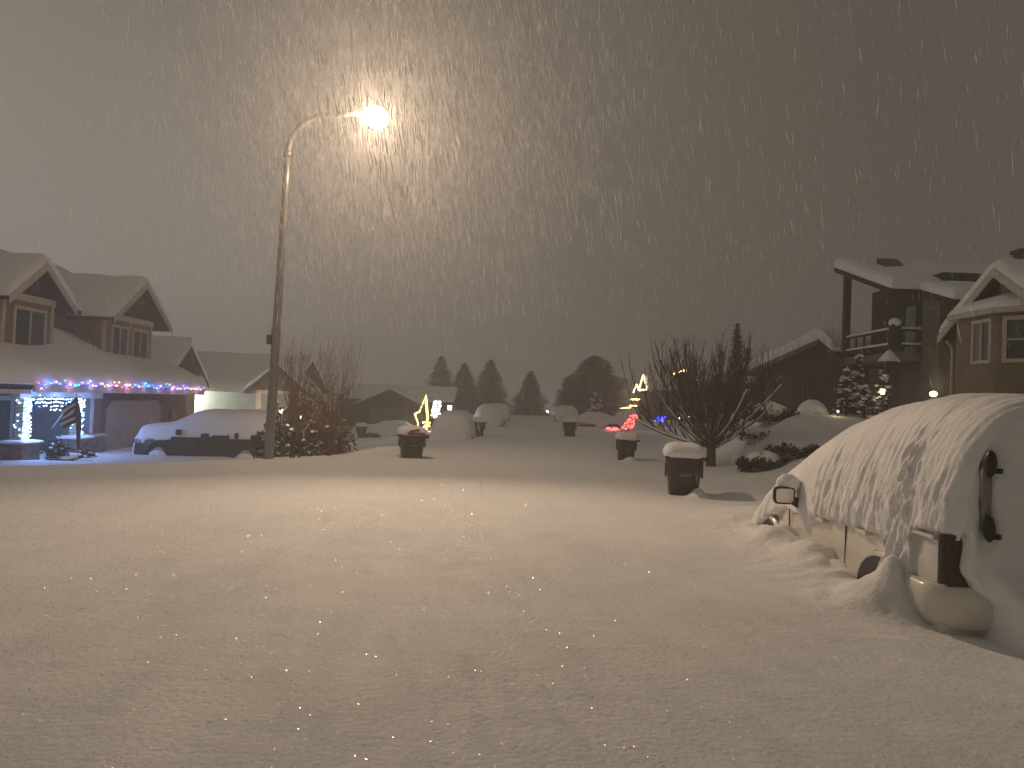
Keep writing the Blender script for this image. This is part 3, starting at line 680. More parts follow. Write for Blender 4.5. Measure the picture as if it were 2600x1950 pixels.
def bush(x, y, rx, ry, h, label, m, cat='shrub', n=900, size=.05, snow=.12, group=None, z0=None, name='shrub'):
    z0 = gh(x, y) if z0 is None else z0; t = thing(name, (x, y, z0), label, cat, group)
    st = MB()
    for k in range(9):
        a = 2 * math.pi * k / 9; limb(st, (x + .1 * math.cos(a), y + .1 * math.sin(a), z0 - .1), (math.cos(a) * rx * .8, math.sin(a) * ry * .8, h * .9), h * .95, .02, .006, (0, 0, .3), 5, 4, .2)
    st.build('stem', bark_m, t)
    def f():
        while True:
            u, v, w_ = random.uniform(-1, 1), random.uniform(-1, 1), random.uniform(0, 1)
            if u * u + v * v + (w_ * .95) ** 2 < 1 and u * u + v * v + w_ * w_ > .15: break
        k = 1 + .25 * math.sin(u * 7 + v * 5)
        return (x + u * rx * k, y + v * ry * k, z0 + w_ * h * k), .06
    leaf_mass('leaves', f, n, size, m, t, snowfrac=snow)
    return t
bush(-5.9, 20.9, .75, .6, 1.35, 'dark bushy shrub behind the twin-stemmed young tree', leafd_m, n=800)
bush(-5.45, 21.3, .75, .6, 1.8, 'tall rust-brown leafy shrub behind the young bare trees', leafo_m, n=800, snow=.07)
bush(-5.05, 22.3, .5, .5, 1.5, 'orange-leaved shrub at the street end of the hedge', leafo_m, n=450, snow=.06)
bush(-6.7, 21.6, .4, .5, .8, 'low dark shrub beside the parked SUV tail', leafd_m, n=400)
# snow-laden juniper hedge on the right bank
def laden(x, y, rx, ry, h, label, seed, n=260):
    random.seed(seed); z0 = gh(x, y); t = thing('juniper_shrub', (x, y, z0), label, 'shrub', 'snow-laden shrubs on the right bank')
    s = MB(); P = []
    for i in range(17):
        ph = math.pi / 2 * i / 16; P.append([(x + rx * math.cos(ph) * math.cos(a) * (1 + .25 * float(vnoise(a * 1.3, ph * 2, seed))), y + ry * math.cos(ph) * math.sin(a), z0 - .05 + h * math.sin(ph) * (1 + .35 * float(vnoise(math.cos(a) * 2 + ph, math.sin(a) * 2, seed + 4)))) for a in np.linspace(0, 2 * math.pi, 37)])
    s.grid(P); s.build('snow_load', snow2_m, t, smooth=True)
    def f():
        a = random.uniform(-math.pi, 0); q = random.uniform(0, .55)
        return (x + rx * 1.02 * math.cos(a) * math.cos(q * .6), y + ry * 1.05 * math.sin(a) * math.cos(q * .6), z0 + h * .75 * q * (1 + .5 * math.sin(a * 5 + seed))), .05
    leaf_mass('foliage', f, n, .05, leafd_m, t)
    return t
laden(6.15, 18.6, .55, .45, .42, 'low dark-leaved shrub under snow at the foot of the bank', 5, 420)
laden(6.95, 18.9, .6, .5, .36, 'low spreading shrub under snow between the tree and the van', 6, 380)
laden(7.55, 22.3, .8, .55, .55, 'wide shrub with dark sprigs poking from snow high on the bank', 7, 420)
laden(6.9, 21.6, .45, .4, .35, 'small sprig of dark leaves poking from the snow bank', 8, 90)
# round snow-covered bush with a hollow
random.seed(3)
def dome_bush(x, y, r, h, label):
    z0 = gh(x, y) - .30; t = thing('rounded_shrub', (x, y, z0), label, 'shrub'); s = MB(); P = []
    for i in range(25):
        ph = math.pi / 2 * i / 24 - .1; row = []
        for a in np.linspace(0, 2 * math.pi, 61):
            q = Vector((math.cos(ph) * math.cos(a), math.cos(ph) * math.sin(a), math.sin(ph)))
            hole = math.exp(-((q - Vector((-.30, -.85, .35))).length / .42) ** 4)
            k = 1 - .35 * hole + .06 * float(vnoise(q.x * 3, q.z * 3 + q.y, 6)); row.append((x + q.x * r * k, y + q.y * r * k, z0 + q.z * h * k))
        P.append(row)
    s.grid(P); s.build('snow_load', snow2_m, t, smooth=True)
    def f(): return (x + random.uniform(-.15, .3), y - r * .8, z0 + h * random.uniform(.1, .35)), .04
    leaf_mass('foliage', f, 40, .04, leafd_m, t)
dome_bush(8.95, 22.8, .52, .72, 'round snow-covered shrub with a hollow side above the van hood')
# snowy young conifers before the deck
def conifer(x, y, z0, H, r, label, name='conifer', cat='tree', snowy=True, group=None, n=700, m=needle_m, size=.06, seed=1, round_=False):
    random.seed(seed); t = thing(name, (x, y, z0), label, cat, group)
    tr = MB(); tr.tube([(x, y, z0 - .2), (x, y, z0 + H * .9)], [r * .09 + .01, .01], 7); tr.build('trunk', bark_m, t)
    mb = MB(); sn = MB(); 
    for i in range(n):
        a_ = random.uniform(0, 2 * math.pi); u = random.random() ** .8; z = (1 - u); lay = .90 + .10 * math.sin(z * H * (9 if H < 4 else 3) + random.random() * 3)
        prof = (math.sin(math.pi * min(1, (z * .92 + .08)) ** .75) ** .6) if round_ else (u ** .85)
        rr = r * prof * lay * (.95 + .75 * float(vnoise(a_ * 2.5, z * 11, seed))) * math.sqrt(random.random()) ** .7; a = a_
        c = Vector((x + rr * math.cos(a), y + rr * math.sin(a), z0 + .06 * H + z * H * .94)); out = Vector((math.cos(a), math.sin(a), random.uniform(-.5, .2))).normalized()
        s = size * random.uniform(.7, 1.5); sd = out.cross(Vector((0, 0, 1))).normalized()
        for q in range(2):
            dd = (out + sd * random.uniform(-.6, .6)).normalized(); sd2 = dd.cross(Vector((random.uniform(-.4, .4), 0, 1))).normalized()
            mb.add([c - dd * s, c + sd2 * s * .35, c + dd * s * 1.6, c - sd2 * s * .35], [(0, 1, 2, 3)])
        if snowy and random.random() < .09: sn.ball(c + Vector((0, 0, s * .5)) + out * s * .4, s * random.uniform(.7, 1.2), 6, 4, sc=(1.3, 1.3, .6), jag=.3)
    mb.build('crown', m, t)
    if snowy: sn.build('snow_clumps', snow2_m, t, smooth=True)
    return t
CG = 'young conifers below the deck'
for i, (x, y, H, r, lab) in enumerate(((10.0, 22.9, 1.45, .42, 'snowy young conifer nearest the bare street tree below the deck'), (10.45, 23.2, 1.85, .5, 'tallest snowy young conifer below the deck newel post'),
                                       (11.3, 23.4, 1.5, .35, 'slim snowy young conifer beside the lit path lamp'), (10.2, 22.2, .9, .55, 'low bushy snowy conifer at the front of the cluster'))):
    conifer(x, y, gh(x, y), H, r, lab, group=CG, seed=40 + i, n=650, size=.055)
# bare saplings on the right
vase_tree(9.4, 22.6, 'slim bare sapling rising beside the round snowy shrub', 3.6, .5, 6, 4, .035, .9, seed=61, snowy=False, elev=(55, 78), wm=twigr_m, name='sapling', group='slim bare saplings at the right')
vase_tree(13.0, 34.5, 'slim bare sapling in front of the long snowy gable', 4.6, .6, 6, 4, .04, 1.2, seed=62, snowy=False, elev=(60, 80), wm=twigr_m, name='sapling', group='slim bare saplings at the right')
vase_tree(10.9, 34.5, 'upright bare sapling at the eave of the dark gable house', 3.9, .4, 6, 4, .04, 1.0, seed=63, snowy=False, elev=(62, 82), wm=twigr_m, name='sapling', group='slim bare saplings at the right')
vase_tree(21.0, 46.0, 'wide hazy bare tree behind the long snowy roof', 7.0, 3.0, 12, 7, .13, 2.0, seed=64, snowy=False, elev=(30, 70), wm=twigr_m)
conifer(9.6, 33.0, gh(9.6, 33), 3.9, .55, 'tall narrow dark evergreen behind the bare street tree', snowy=False, seed=71, n=1400, size=.10, m=needle_m, name='evergreen_tree')
# ---- far trees
FG = 'hazy conifers at the end of the street'
for i, (x, y, H, r, lab) in enumerate(((-7.6, 82, 6.3, 3.0, 'hazy conifer farthest left behind the lit yard star'), (-5.0, 80, 5.6, 2.6, 'hazy pointed conifer left of the tallest one'), (-2.3, 80, 6.1, 2.9, 'tallest hazy conifer above the small roadside bin'),
                                       (2.0, 84, 5.2, 2.5, 'lone hazy conifer right of the street end gap'))):
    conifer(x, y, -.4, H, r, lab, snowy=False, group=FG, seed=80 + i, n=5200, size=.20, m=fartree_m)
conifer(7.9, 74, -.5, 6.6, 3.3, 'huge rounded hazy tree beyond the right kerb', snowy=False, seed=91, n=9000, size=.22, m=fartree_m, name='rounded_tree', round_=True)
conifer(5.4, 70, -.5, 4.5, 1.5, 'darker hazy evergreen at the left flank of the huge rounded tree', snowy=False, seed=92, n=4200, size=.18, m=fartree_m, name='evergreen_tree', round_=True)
conifer(6.1, 55, -.1, 2.5, .8, 'pale snow-covered young evergreen in front of the huge rounded tree', snowy=True, seed=93, n=900, size=.11, name='snowy_evergreen')

# ================================================================== HOUSES
def window_x(parent, x, y0, y1, z0, z1, s, frame=white_m, split='v', glass=None, curtain=None, fw=.10, name='window'):
    """a window on a wall facing s*x at plane x"""
    f = MB(); d = .06
    a, b = (x, x + s * d) if s > 0 else (x + s * d, x)
    f.box(a, b, y0, y0 + fw, z0, z1); f.box(a, b, y1 - fw, y1, z0, z1); f.box(a, b, y0 + fw, y1 - fw, z1 - fw, z1); f.box(a, b, y0 + fw, y1 - fw, z0, z0 + fw)
    ym, zm = (y0 + y1) / 2, (z0 + z1) / 2
    if split == 'v': f.box(a, b, ym - .03, ym + .03, z0 + fw, z1 - fw)
    if split == 'h': f.box(a, b, y0 + fw, y1 - fw, zm - .02, zm + .02)
    fo = f.build(name, frame, parent)
    c, e = (x + s * .004, x + s * .02) if s > 0 else (x + s * .02, x + s * .004)
    if split == 'v':
        g1 = MB(); g1.box(c, e, y0 + fw, ym - .03, z0 + fw, z1 - fw); g1.build('pane', glass or pane_m, fo)
        g2 = MB(); g2.box(c, e, ym + .03, y1 - fw, z0 + fw, z1 - fw); g2.build('pane', curtain or curtain_m, fo)
    elif split == 'h':
        g1 = MB(); g1.box(c, e, y0 + fw, y1 - fw, z0 + fw, zm - .02); g1.build('pane', glass or pane_m, fo)
        g2 = MB(); g2.box(c, e, y0 + fw, y1 - fw, zm + .02, z1 - fw); g2.build('pane', curtain or curtain_m, fo)
    else:
        g1 = MB(); g1.box(c, e, y0 + fw, y1 - fw, z0 + fw, z1 - fw); g1.build('pane', glass or pane_m, fo)
    return fo
def gable_x(parent, s, xf, xb, yc, hw, ze, zr, trim, gable_mat, snow_t, over=.45, seed=0, wallx=None):
    """gable whose ridge runs along x from the face at xf back to xb. s=+1 faces +x."""
    sl = (zr - ze) / hw; xo = xf + s * over; oh = .35
    yl, yr = yc - hw - oh, yc + hw + oh; zo = ze - sl * oh
    rf = MB()
    A = [(xo, yl, zo), (xo, yc, zr), (xb, yc, zr), (xb, yl, zo)]; B = [(xo, yc, zr), (xo, yr, zo), (xb, yr, zo), (xb, yc, zr)]
    slab(rf, A, .12); slab(rf, B, .12); rf.build('roof', roofm_m, parent)
    fa = MB()
    for (ya, za, yb, zb_) in ((yl, zo, yc, zr), (yc, zr, yr, zo)):
        p = [Vector((xo + s * .004, ya, za)), Vector((xo + s * .004, yb, zb_))]; lo = [(xo + s * .004, ya, za - .22), (xo + s * .004, yb, zb_ - .22), (xo + s * .05, yb, zb_ - .22), (xo + s * .05, ya, za - .22)]
        hi = [(xo + s * .004, ya, za + .01), (xo + s * .004, yb, zb_ + .01), (xo + s * .05, yb, zb_ + .01), (xo + s * .05, ya, za + .01)]
        fa.hexa(lo, hi)
    fa.build('rake_board', trim, parent)
    wl = MB(); wl.prism([(yc - hw, ze), (yc + hw, ze), (yc, zr - .14)], min(xf, xf - s * .2), max(xf, xf - s * .2), 'x'); wl.build('gable_wall', gable_mat, parent)
    sn = MB(); snow_quad(sn, A, snow_t, 18, 24, (1, 0, 0, 1), seed=seed); snow_quad(sn, B, snow_t, 18, 24, (0, 1, 0, 1), seed=seed + 1)
    # ridge pieces need rounding at the eave (u = 1 for B, u = 0 for A) and at the face (v = 0)
    sn.build('roof_snow', snow2_m, parent, smooth=True)

def house_A():
    t = thing('brown_house', (-14.8, 28, -1.2), 'brown two-storey house with twin gables, string lights and a closed garage', 'house')
    w_ = MB()
    w_.box(-24, -14.8, 27.15, 35.0, -1.6, 1.42); w_.box(-24, -17.2, 18, 27.15, -1.6, 1.42); w_.build('lower_wall', sidA_m, t)
    pw = MB(); pw.box(-17.19, -17.1, 18, 27.14, -1.6, 1.41); pw.box(-17.19, -14.82, 27.08, 27.146, -1.6, 1.41); pw.build('porch_wall', porch_m, t)
    u = MB(); u.box(-17.2, -15.8, 23.7, 26.2, 2.0, 4.25); u.box(-17.2, -15.8, 29.6, 33.4, 2.0, 4.25); u.box(-24, -17.2, 20, 34, 1.42, 4.3); u.build('upper_wall', sidA_m, t)
    c = MB()
    for y in (23.7, 26.2, 29.6, 33.4): c = MB(); c.box(-15.86, -15.77, y - .07, y + .07, 2.0, 4.1); c.build('corner_trim', trimA_m, t)
    for y0, y1 in ((23.6, 26.3), (29.5, 33.5)): c = MB(); c.box(-15.86, -15.74, y0, y1, 4.1, 4.32); c.build('frieze_board', trimA_m, t)
    window_x(t, -15.8, 24.15, 25.85, 2.36, 3.92, 1, trimA_m)
    window_x(t, -15.8, 30.1, 31.4, 2.36, 3.90, 1, trimA_m); window_x(t, -15.8, 31.75, 33.1, 2.36, 3.90, 1, trimA_m)
    window_x(t, -17.2, 27.2, 28.4, 2.9, 3.9, 1, trimA_m)
    gable_x(t, 1, -15.8, -20, 25.05, 1.45, 4.35, 5.40, trimA_m, shake_m, .30, seed=2)
    gable_x(t, 1, -15.8, -21, 31.9, 2.15, 4.35, 5.80, trimA_m, shake_m, .30, seed=4)
    # main roof, ridge along y
    rf = MB(); A = [(-16.6, 18, 4.3), (-16.6, 34.3, 4.3), (-20.2, 34.3, 6.35), (-20.2, 18, 6.35)]; slab(rf, A, .15)
    B = [(-24.2, 34.3, 4.3), (-24.2, 18, 4.3), (-20.2, 18, 6.35), (-20.2, 34.3, 6.35)]; slab(rf, B, .15); rf.build('roof', roofm_m, t)
    sn = MB(); snow_quad(sn, A, .30, 30, 16, (1, 1, 0, 1), seed=6); snow_quad(sn, B, .30, 14, 8, (1, 1, 0, 1), seed=7); sn.build('roof_snow', snow2_m, t, smooth=True)
    gw = MB(); gw.prism([(-24, 4.2), (-17, 4.2), (-20.2, 6.2)], 33.8, 34.0, 'y'); gw.build('gable_wall', shake_m, t)
    # lower (porch and garage) roof with deep snow rising between the bays
    lr = MB(); C = [(-14.25, 20, 1.42), (-14.25, 35.5, 1.42), (-17.2, 35.5, 2.9), (-17.2, 20, 2.9)]; slab(lr, C, .14); lr.build('porch_roof', roofm_m, t)
    fs = MB(); fs.box(-14.25, -14.19, 22.85, 35.5, 1.22, 1.44); fs.box(-14.6, -14.25, 20, 22.8, 1.15, 1.35); fs.build('fascia', trimA_m, t)
    sn = MB(); P = []
    for y in np.linspace(20, 35.7, 90):
        row = []
        for k in range(26):
            a = k / 25; x = -14.18 - 3.05 * a
            e = math.sqrt(max(0, 1 - (1 - min(1, a * 3.05 / .35)) ** 2)); ey = min(1, (35.71 - y) / .5); ey = math.sqrt(max(0, 1 - (1 - ey) ** 2))
            hump = .35 * math.exp(-((y - 27.3) / 1.2) ** 2) * a + .12 * math.exp(-((y - 28.3) / 1.5) ** 2)
            z = 1.42 + 1.48 * a + (.10 + (.42 + hump) * e) * (.3 + .7 * ey) + .08 * float(fbm(x, y * .7, 90, 2))
            row.append((x, y, z))
        row = [(-14.2, y, 1.43)] + row
        P.append(row)
    sn.grid(P); sn.add(P[-1] + [(-17.2, 35.7, 1.5)], [tuple(range(len(P[-1]) + 1))]); sn.build('porch_roof_snow', snow2_m, t, smooth=True)
    # garage
    g_ = MB()
    for k in range(4):
        z0 = -1.3 + k * .56; g_.box(-14.8, -14.76, 28.0, 32.45, z0 + .006, z0 + .554)
        for j in range(4): g_.box(-14.76, -14.745, 28.12 + j * 1.1, 29.02 + j * 1.1, z0 + .09, z0 + .46)
    g_.build('garage_door', garage_m, t)
    tr = MB(); tr.box(-14.8, -14.73, 27.82, 28.0, -1.6, 1.12); tr.box(-14.8, -14.73, 32.45, 32.63, -1.6, 1.12); tr.box(-14.8, -14.73, 28.0, 32.45, .94, 1.12)
    tr.add([(-14.735, 28.0, .94), (-14.735, 28.35, .94), (-14.735, 28.0, .55)], [(0, 1, 2)]); tr.add([(-14.735, 32.45, .94), (-14.735, 32.1, .94), (-14.735, 32.45, .55)], [(0, 2, 1)])
    tr.build('garage_frame', mat('brown_frame', (.13, .09, .07), .8, .2, 5), t)
    bm_ = MB(); bm_.box(-14.75, -14.45, 22.6, 27.2, 1.02, 1.30); bm_.box(-14.8, -14.74, 27.05, 27.19, -.22, 1.02); bm_.build('porch_beam', white_m, t)
    dr = MB(); dr.box(-17.1, -17.05, 25.2, 26.2, -1.2, .85); do = dr.build('front_door', door_m, t); hn = MB(); hn.ball((-17.0, 25.35, -.1), .04); hn.build('handle', chrome_m, do)
    dt = MB(); dt.box(-17.1, -17.03, 25.02, 25.19, -1.2, 1.0); dt.box(-17.1, -17.03, 26.21, 26.38, -1.2, 1.0); dt.box(-17.1, -17.03, 25.19, 26.21, .86, 1.0); dt.build('door_frame', white_m, t)
    window_x(t, -17.1, 23.0, 24.2, -.6, .9, 1, white_m, glass=pane_m)
    for y in (25.85, 23.0):
        po = MB(); po.box(-14.72, -14.48, y - .16, y + .16, -.25, 1.02); po.build('porch_post', white_m, t)
        pi = MB(); pi.box(-14.92, -14.28, y - .45, y + .45, -1.5, -.33); pi.build('stone_pier', stone_m, t, bevel=.03)
        cp = MB(); snow_quad(cp, [(-14.98, y - .52, -.33), (-14.22, y - .52, -.33), (-14.22, y + .52, -.33), (-14.98, y + .52, -.33)], .10, 8, 8, rnd=.15); cp.build('pier_snow', snow2_m, t, smooth=True)
    pi = MB(); pi.box(-15.0, -14.6, 26.75, 27.8, -1.5, -.33); pi.build('stone_wainscot', stone_m, t, bevel=.03)
    ld = MB(); ld.box(-15.04, -14.56, 26.6, 27.8, -.33, -.24); ld.box(-14.62, -14.56, 26.6, 26.72, -1.3, -.33); ld.build('stone_ledge', white_m, t)
    sc_ = MB(); sc_.box(-14.75, -14.62, 33.2, 33.4, .15, .55); sc_.build('wall_lantern', black_m, t)
    return t
house_A()

# --- lights on the brown house
def bulbs(parent, pts, mats, r, sc=(1, 1, 1)):
    cache = {}
    for i, p in enumerate(pts):
        m = mats[i % len(mats)] if not callable(mats) else mats(i); rr = r * (1.5 if m in (em['blue'], em['cyan']) and i % 4 == 1 else random.choice((.8, 1, 1.15)))
        key = (m.name, round(rr, 3))
        if key not in cache:
            b = MB(); b.ball((0, 0, 0), rr, 8, 6, sc=sc); o = b.build('bulb', m, parent, smooth=True, world=False); cache[key] = o
        else: o = cache[key].copy(); COL.objects.link(o); o.parent = parent
        o.location = Vector(p) - parent_world(parent)
def lights():
    random.seed(9)
    t = thing('string_lights', (-14.15, 23, 1.45), 'multicoloured bulb string along the snowy garage and porch eave', 'string lights')
    pts = []
    for k in range(84):
        y = 22.95 + 12.3 * k / 83; pts.append((-14.13 + random.uniform(-.02, .03), y, 1.50 + random.uniform(-.05, .05) + .10 * (random.random() < .12)))
    pts += [(-14.13, 23.1, 1.32), (-14.13, 23.05, 1.12), (-14.13, 23.0, .90), (-14.13, 23.05, .78)]
    c = MB(); c.tube([(-14.17, 22.9 + 12.4 * k / 30, 1.46 + .02 * math.sin(k * 2.1)) for k in range(31)], .009, 5); c.build('cable', cable_m, t)
    pal = [em['red'], em['cyan'], em['blue'], em['pink'], em['amber'], em['blue'], em['pink'], em['green'], em['amber'], em['blue'], em['cyan'], em['pink'], em['blue']]
    bulbs(t, pts, lambda i: pal[(i * 5 + i // 7) % len(pal)], .027, (1, 1, 1))
    for k in range(10): point_light('string_glow', (-14.0, 23.4 + 1.25 * k, 1.42), ((.4, .35, 1), (.8, .35, .8), (.25, .3, 1))[k % 3], 2.8, .02, t)
    GW = 'white light clusters on the porch'
    for y, lab in ((25.85, 'icy white light string wound round the porch post nearest the garage'), (23.0, 'icy white light string wound round the porch post farthest from the garage')):
        t = thing('post_lights', (-14.6, y, -.2), lab, 'string lights', GW); pts = []
        for k in range(82):
            z = -.22 + 1.25 * k / 82; a = k * 1.7; side = -1 if (k % 3) else 1
            if k % 4: pts.append((-14.44, y + random.uniform(-.20, .20), z + random.uniform(-.02, .02)))
            else: pts.append((-14.6 + random.uniform(-.14, .1), y + random.choice((-.19, .19)), z))
        cb = MB(); cb.tube([(-14.6 + .21 * math.cos(k * .8), y + .21 * math.sin(k * .8), -.2 + 1.2 * k / 90) for k in range(91)], .008, 4); cb.build('cable', cable_m, t)
        bulbs(t, pts, [em['white']], .021)
        point_light('string_glow', (-14.2, y, .75), (.18, .38, 1), 36, .03, t); point_light('string_glow', (-14.2, y, .1), (.18, .38, 1), 36, .03, t)
    t = thing('icicle_lights', (-14.5, 23.2, 1.05), 'short icy white light strands hanging between the two porch posts', 'string lights', GW); pts = []
    for k in range(32):
        y = 23.2 + 2.5 * k / 31
        for j in range(random.choice((1, 2, 3, 4))): pts.append((-14.42 + random.uniform(-.02, .02), y + random.uniform(-.03, .03), 1.0 - j * .115 + random.uniform(-.02, .02)))
    pts = pts[:96]; c = MB(); c.tube([(-14.43, 23.1, 1.03), (-14.43, 25.8, 1.03)], .008, 4)
    for k in range(0, 32, 2): c.tube([(-14.43, 23.2 + 2.5 * k / 31, 1.02), (-14.43, 23.2 + 2.5 * k / 31, .66)], .004, 4)
    c.build('cable', cable_m, t); bulbs(t, pts, [em['white']], .020)
    point_light('string_glow', (-14.2, 24.4, .75), (.22, .42, 1), 42, .03, t)
lights()
# flag on a pole by the porch
def flag():
    x, y, z = -13.9, 23.8, -.9
    t = thing('house_flag', (x, y, z), 'striped flag hanging from a slanted pole beside the lit porch', 'flag')
    p = MB(); p.tube([(-14.4, 24.2, .1), (-13.6, 24.05, 1.15)], .018, 8); p.build('pole', white_m, t, smooth=True)
    def cloth(v0, v1, u0, u1, mb, mi):
        P = []
        for i in range(7):
            u = u0 + (u1 - u0) * i / 6; row = []
            for j in range(5):
                v = v0 + (v1 - v0) * j / 4
                row.append((-13.6 + .02 * math.sin(u * 9), 24.05 - .75 * v - .1 * u * v + .12 * u + .07 * math.sin(u * 12 + v * 4), 1.10 - .95 * u - .35 * v + .20 * v * u))
            P.append(row)
        mb.grid(P, mi)
    f = MB()
    for k in range(7): cloth(.0 if k > 3 else .0, 1.0, k / 7 * .85, (k + 1) / 7 * .85, f, k % 2)
    fo = f.build('cloth', [mat('flag_dark', (.03, .02, .03), .9, .2, 8), mat('flag_white', (.55, .55, .58), .9, .1, 8)], t, smooth=True)
    c = MB(); P = []
    for i in range(5): P.append([(-13.57, 24.06 - .1 * j / 4 + .03 * math.sin(i + j) + .12 * i / 4, 1.12 - 1.2 * i / 4 - .05 * j) for j in range(5)])
    c.grid(P); c.build('star_field', mat('flag_navy', (.015, .02, .05), .9, .2, 8), t, smooth=True)
    h = MB()
    for k in range(4): h.tube([(-13.62, 24.15 + .05 * k, .9 - .1 * k), (-13.6, 24.2 + .04 * k + .03 * math.sin(k), .2), (-13.62, 24.22 + .04 * k, -.35 - .1 * k)], [.05, .045, .02], 6, mi=k % 2)
    h.build('hanging_fold', [MATS['flag_dark'], mat('flag_red', (.16, .05, .04), .9, .2, 8)], t, smooth=True)
flag()
def planter_steps():
    random.seed(14)
    for i, (x, y, z, s, lab) in enumerate(((-13.6, 23.6, -.80, .55, 'snowy wooden planter step nearest the porch post light'), (-13.3, 23.95, -.92, .5, 'lower snowy planter step by the stone pier'), (-13.9, 24.4, -.78, .4, 'small snow-topped pot beside the front walk'), (-13.4, 24.45, -.98, .45, 'lowest snow-topped pot near the garage side pier'))):
        t = thing('snowy_planter', (x, y, z - .4), lab, 'planter', 'planters before the porch')
        b = MB(); b.prism([(y - s * .40, z - .6), (y + s * .40, z - .6), (y + s * .5, z), (y - s * .5, z)], x - .2, x + .2, 'x'); b.build('pot', wood_m, t, bevel=.02)
        c = MB(); snow_quad(c, [(x - .24, y - s * .54, z), (x + .24, y - s * .54, z), (x + .24, y + s * .54, z), (x - .24, y + s * .54, z)], .09, 6, 8, rnd=.12); c.build('snow_cap', snow2_m, t, smooth=True)
    bush(-13.8, 23.5, .3, .3, .6, 'small dark leafless shrub in front of the porch window', leafd_m, n=180, snow=.05, z0=-.85)
    bush(-13.7, 24.9, .35, .25, .35, 'low dark plant at the foot of the stone pier', leafd_m, n=150, snow=.1, z0=-1.05)
planter_steps()

def house_B():
    t = thing('pale_garage_house', (-15.5, 42, -.9), 'single-storey house with a wide snowy roof and lit pale siding behind the SUV', 'house')
    w_ = MB(); w_.box(-21, -11.9, 41.2, 48, -1.2, 1.7); w_.build('wall', palesid_m, t)
    g2 = MB(); g2.prism([(41.2, 1.5), (48, 1.5), (44.6, 3.3)], -12.0, -11.9, 'x'); g2.build('gable_wall', shake_m, t)
    A = [(-21.5, 40.6, 1.55), (-11.6, 40.6, 1.55), (-11.6, 44.6, 3.35), (-21.5, 44.6, 3.35)]; B = [(-11.6, 48.6, 1.55), (-21.5, 48.6, 1.55), (-21.5, 44.6, 3.35), (-11.6, 44.6, 3.35)]
    rf = MB(); slab(rf, A, .15); slab(rf, B, .15); rf.build('roof', roofm_m, t)
    fb = MB(); fb.box(-21.5, -11.6, 40.54, 40.597, 1.38, 1.58); fb.build('fascia', white_m, t)
    s = MB(); snow_quad(s, A, .32, 30, 14, (1, 1, 0, 1), seed=12); snow_quad(s, B, .32, 20, 8, (1, 1, 0, 1), seed=13); s.build('roof_snow', snow2_m, t, smooth=True)
    # wing towards the street-facing left, with a higher ridge and dark rake boards
    wg = MB(); wg.box(-22, -16.3, 35.6, 39.6, -1.2, 2.2); wg.build('wing_wall', sidA_m, t)
    gable_x(t, 1, -16.3, -24, 38.0, 2.0, 2.0, 3.55, wood_m, shake_m, .34, over=.35, seed=17)
    U = [(-23.5, 41.0, 2.7), (-17.6, 41.0, 2.7), (-18.6, 44.4, 4.25), (-23.5, 44.4, 4.25)]; ur = MB(); slab(ur, U, .1); ur.build('upper_roof', roofm_m, t)
    us = MB(); snow_quad(us, U, .30, 16, 12, (1, 1, 1, 1), seed=19); us.build('upper_roof_snow', snow2_m, t, smooth=True)
    gw = MB(); gw.prism([(-13.6, 1.55), (-10.9, 1.55), (-12.2, 2.75)], 40.0, 40.2, 'y'); gw.build('porch_gable', mat('rust_shingles', (.11, .06, .035), .9, .3, 10), t)
    pc = MB(); slab(pc, [(-13.9, 39.8, 1.45), (-12.2, 39.8, 2.9), (-12.2, 42.5, 2.9), (-13.9, 42.5, 1.45)], .1); slab(pc, [(-12.2, 39.8, 2.9), (-10.5, 39.8, 1.45), (-10.5, 42.5, 1.45), (-12.2, 42.5, 2.9)], .1); pc.build('porch_roof', roofm_m, t)
    ps = MB(); snow_quad(ps, [(-13.9, 39.8, 1.45), (-12.2, 39.8, 2.9), (-12.2, 42.5, 2.9), (-13.9, 42.5, 1.45)], .25, 10, 10, (1, 0, 0, 1), seed=3); snow_quad(ps, [(-12.2, 39.8, 2.9), (-10.5, 39.8, 1.45), (-10.5, 42.5, 1.45), (-12.2, 42.5, 2.9)], .25, 10, 10, (1, 1, 0, 0), seed=4)
    ps.build('porch_snow', snow2_m, t, smooth=True)
    pw = MB(); pw.box(-13.3, -13.1, 40.0, 40.2, -1, 1.5); pw.box(-11.2, -11.0, 40.0, 40.2, -1, 1.5); pw.build('porch_post', white_m, t)
    l = MB(); l.ball((-17.95, 41.0, 1.15), .08, 10, 8); l.build('floodlight', em['cool'], t, smooth=True)
    point_light('flood_glow', (-17.8, 40.72, .9), (.85, 1, .95), 700, .1, t)
    for x, z, nm in ((-12.3, .72, 'porch_lantern'),):
        l = MB(); l.ball((x, 39.6, z), .13, 10, 8, sc=(.8, .8, 1.2)); l.build(nm, em['glowwarm'], t, smooth=True); point_light('lantern_glow', (x, 39.3, z), (1, .7, .4), 45, .1, t)
    # garden-side lantern
    return t
house_B()
def lantern(x, y, z, label, r=.07, col='glowwarm', power=30, group='small lit lanterns', pole=True, cap=True):
    z0 = gh(x, y); t = thing('lantern', (x, y, z0), label, 'lamp', group)
    if pole: p = MB(); p.tube([(x, y, z0 - .1), (x, y, z - r)], .022, 8); p.build('post', black_m, t)
    b = MB(); b.tube([(x, y, z - r), (x, y, z + r)], [r * .8, r], 8); b.build('glass', em[col], t, smooth=True)
    if cap: c = MB(); c.tube([(x, y, z + r), (x, y, z + r * 2)], [r * 1.4, .01], 8); c.build('cap', black_m, t)
    if power: point_light('lantern_glow', (x - .12 if x > 0 else x, y - .16, z), (1, .74, .45), power, .05, t)
lantern(-6.55, 21.9, .95, 'lit warm lantern glowing just right of the lamp post base', .06, power=16)
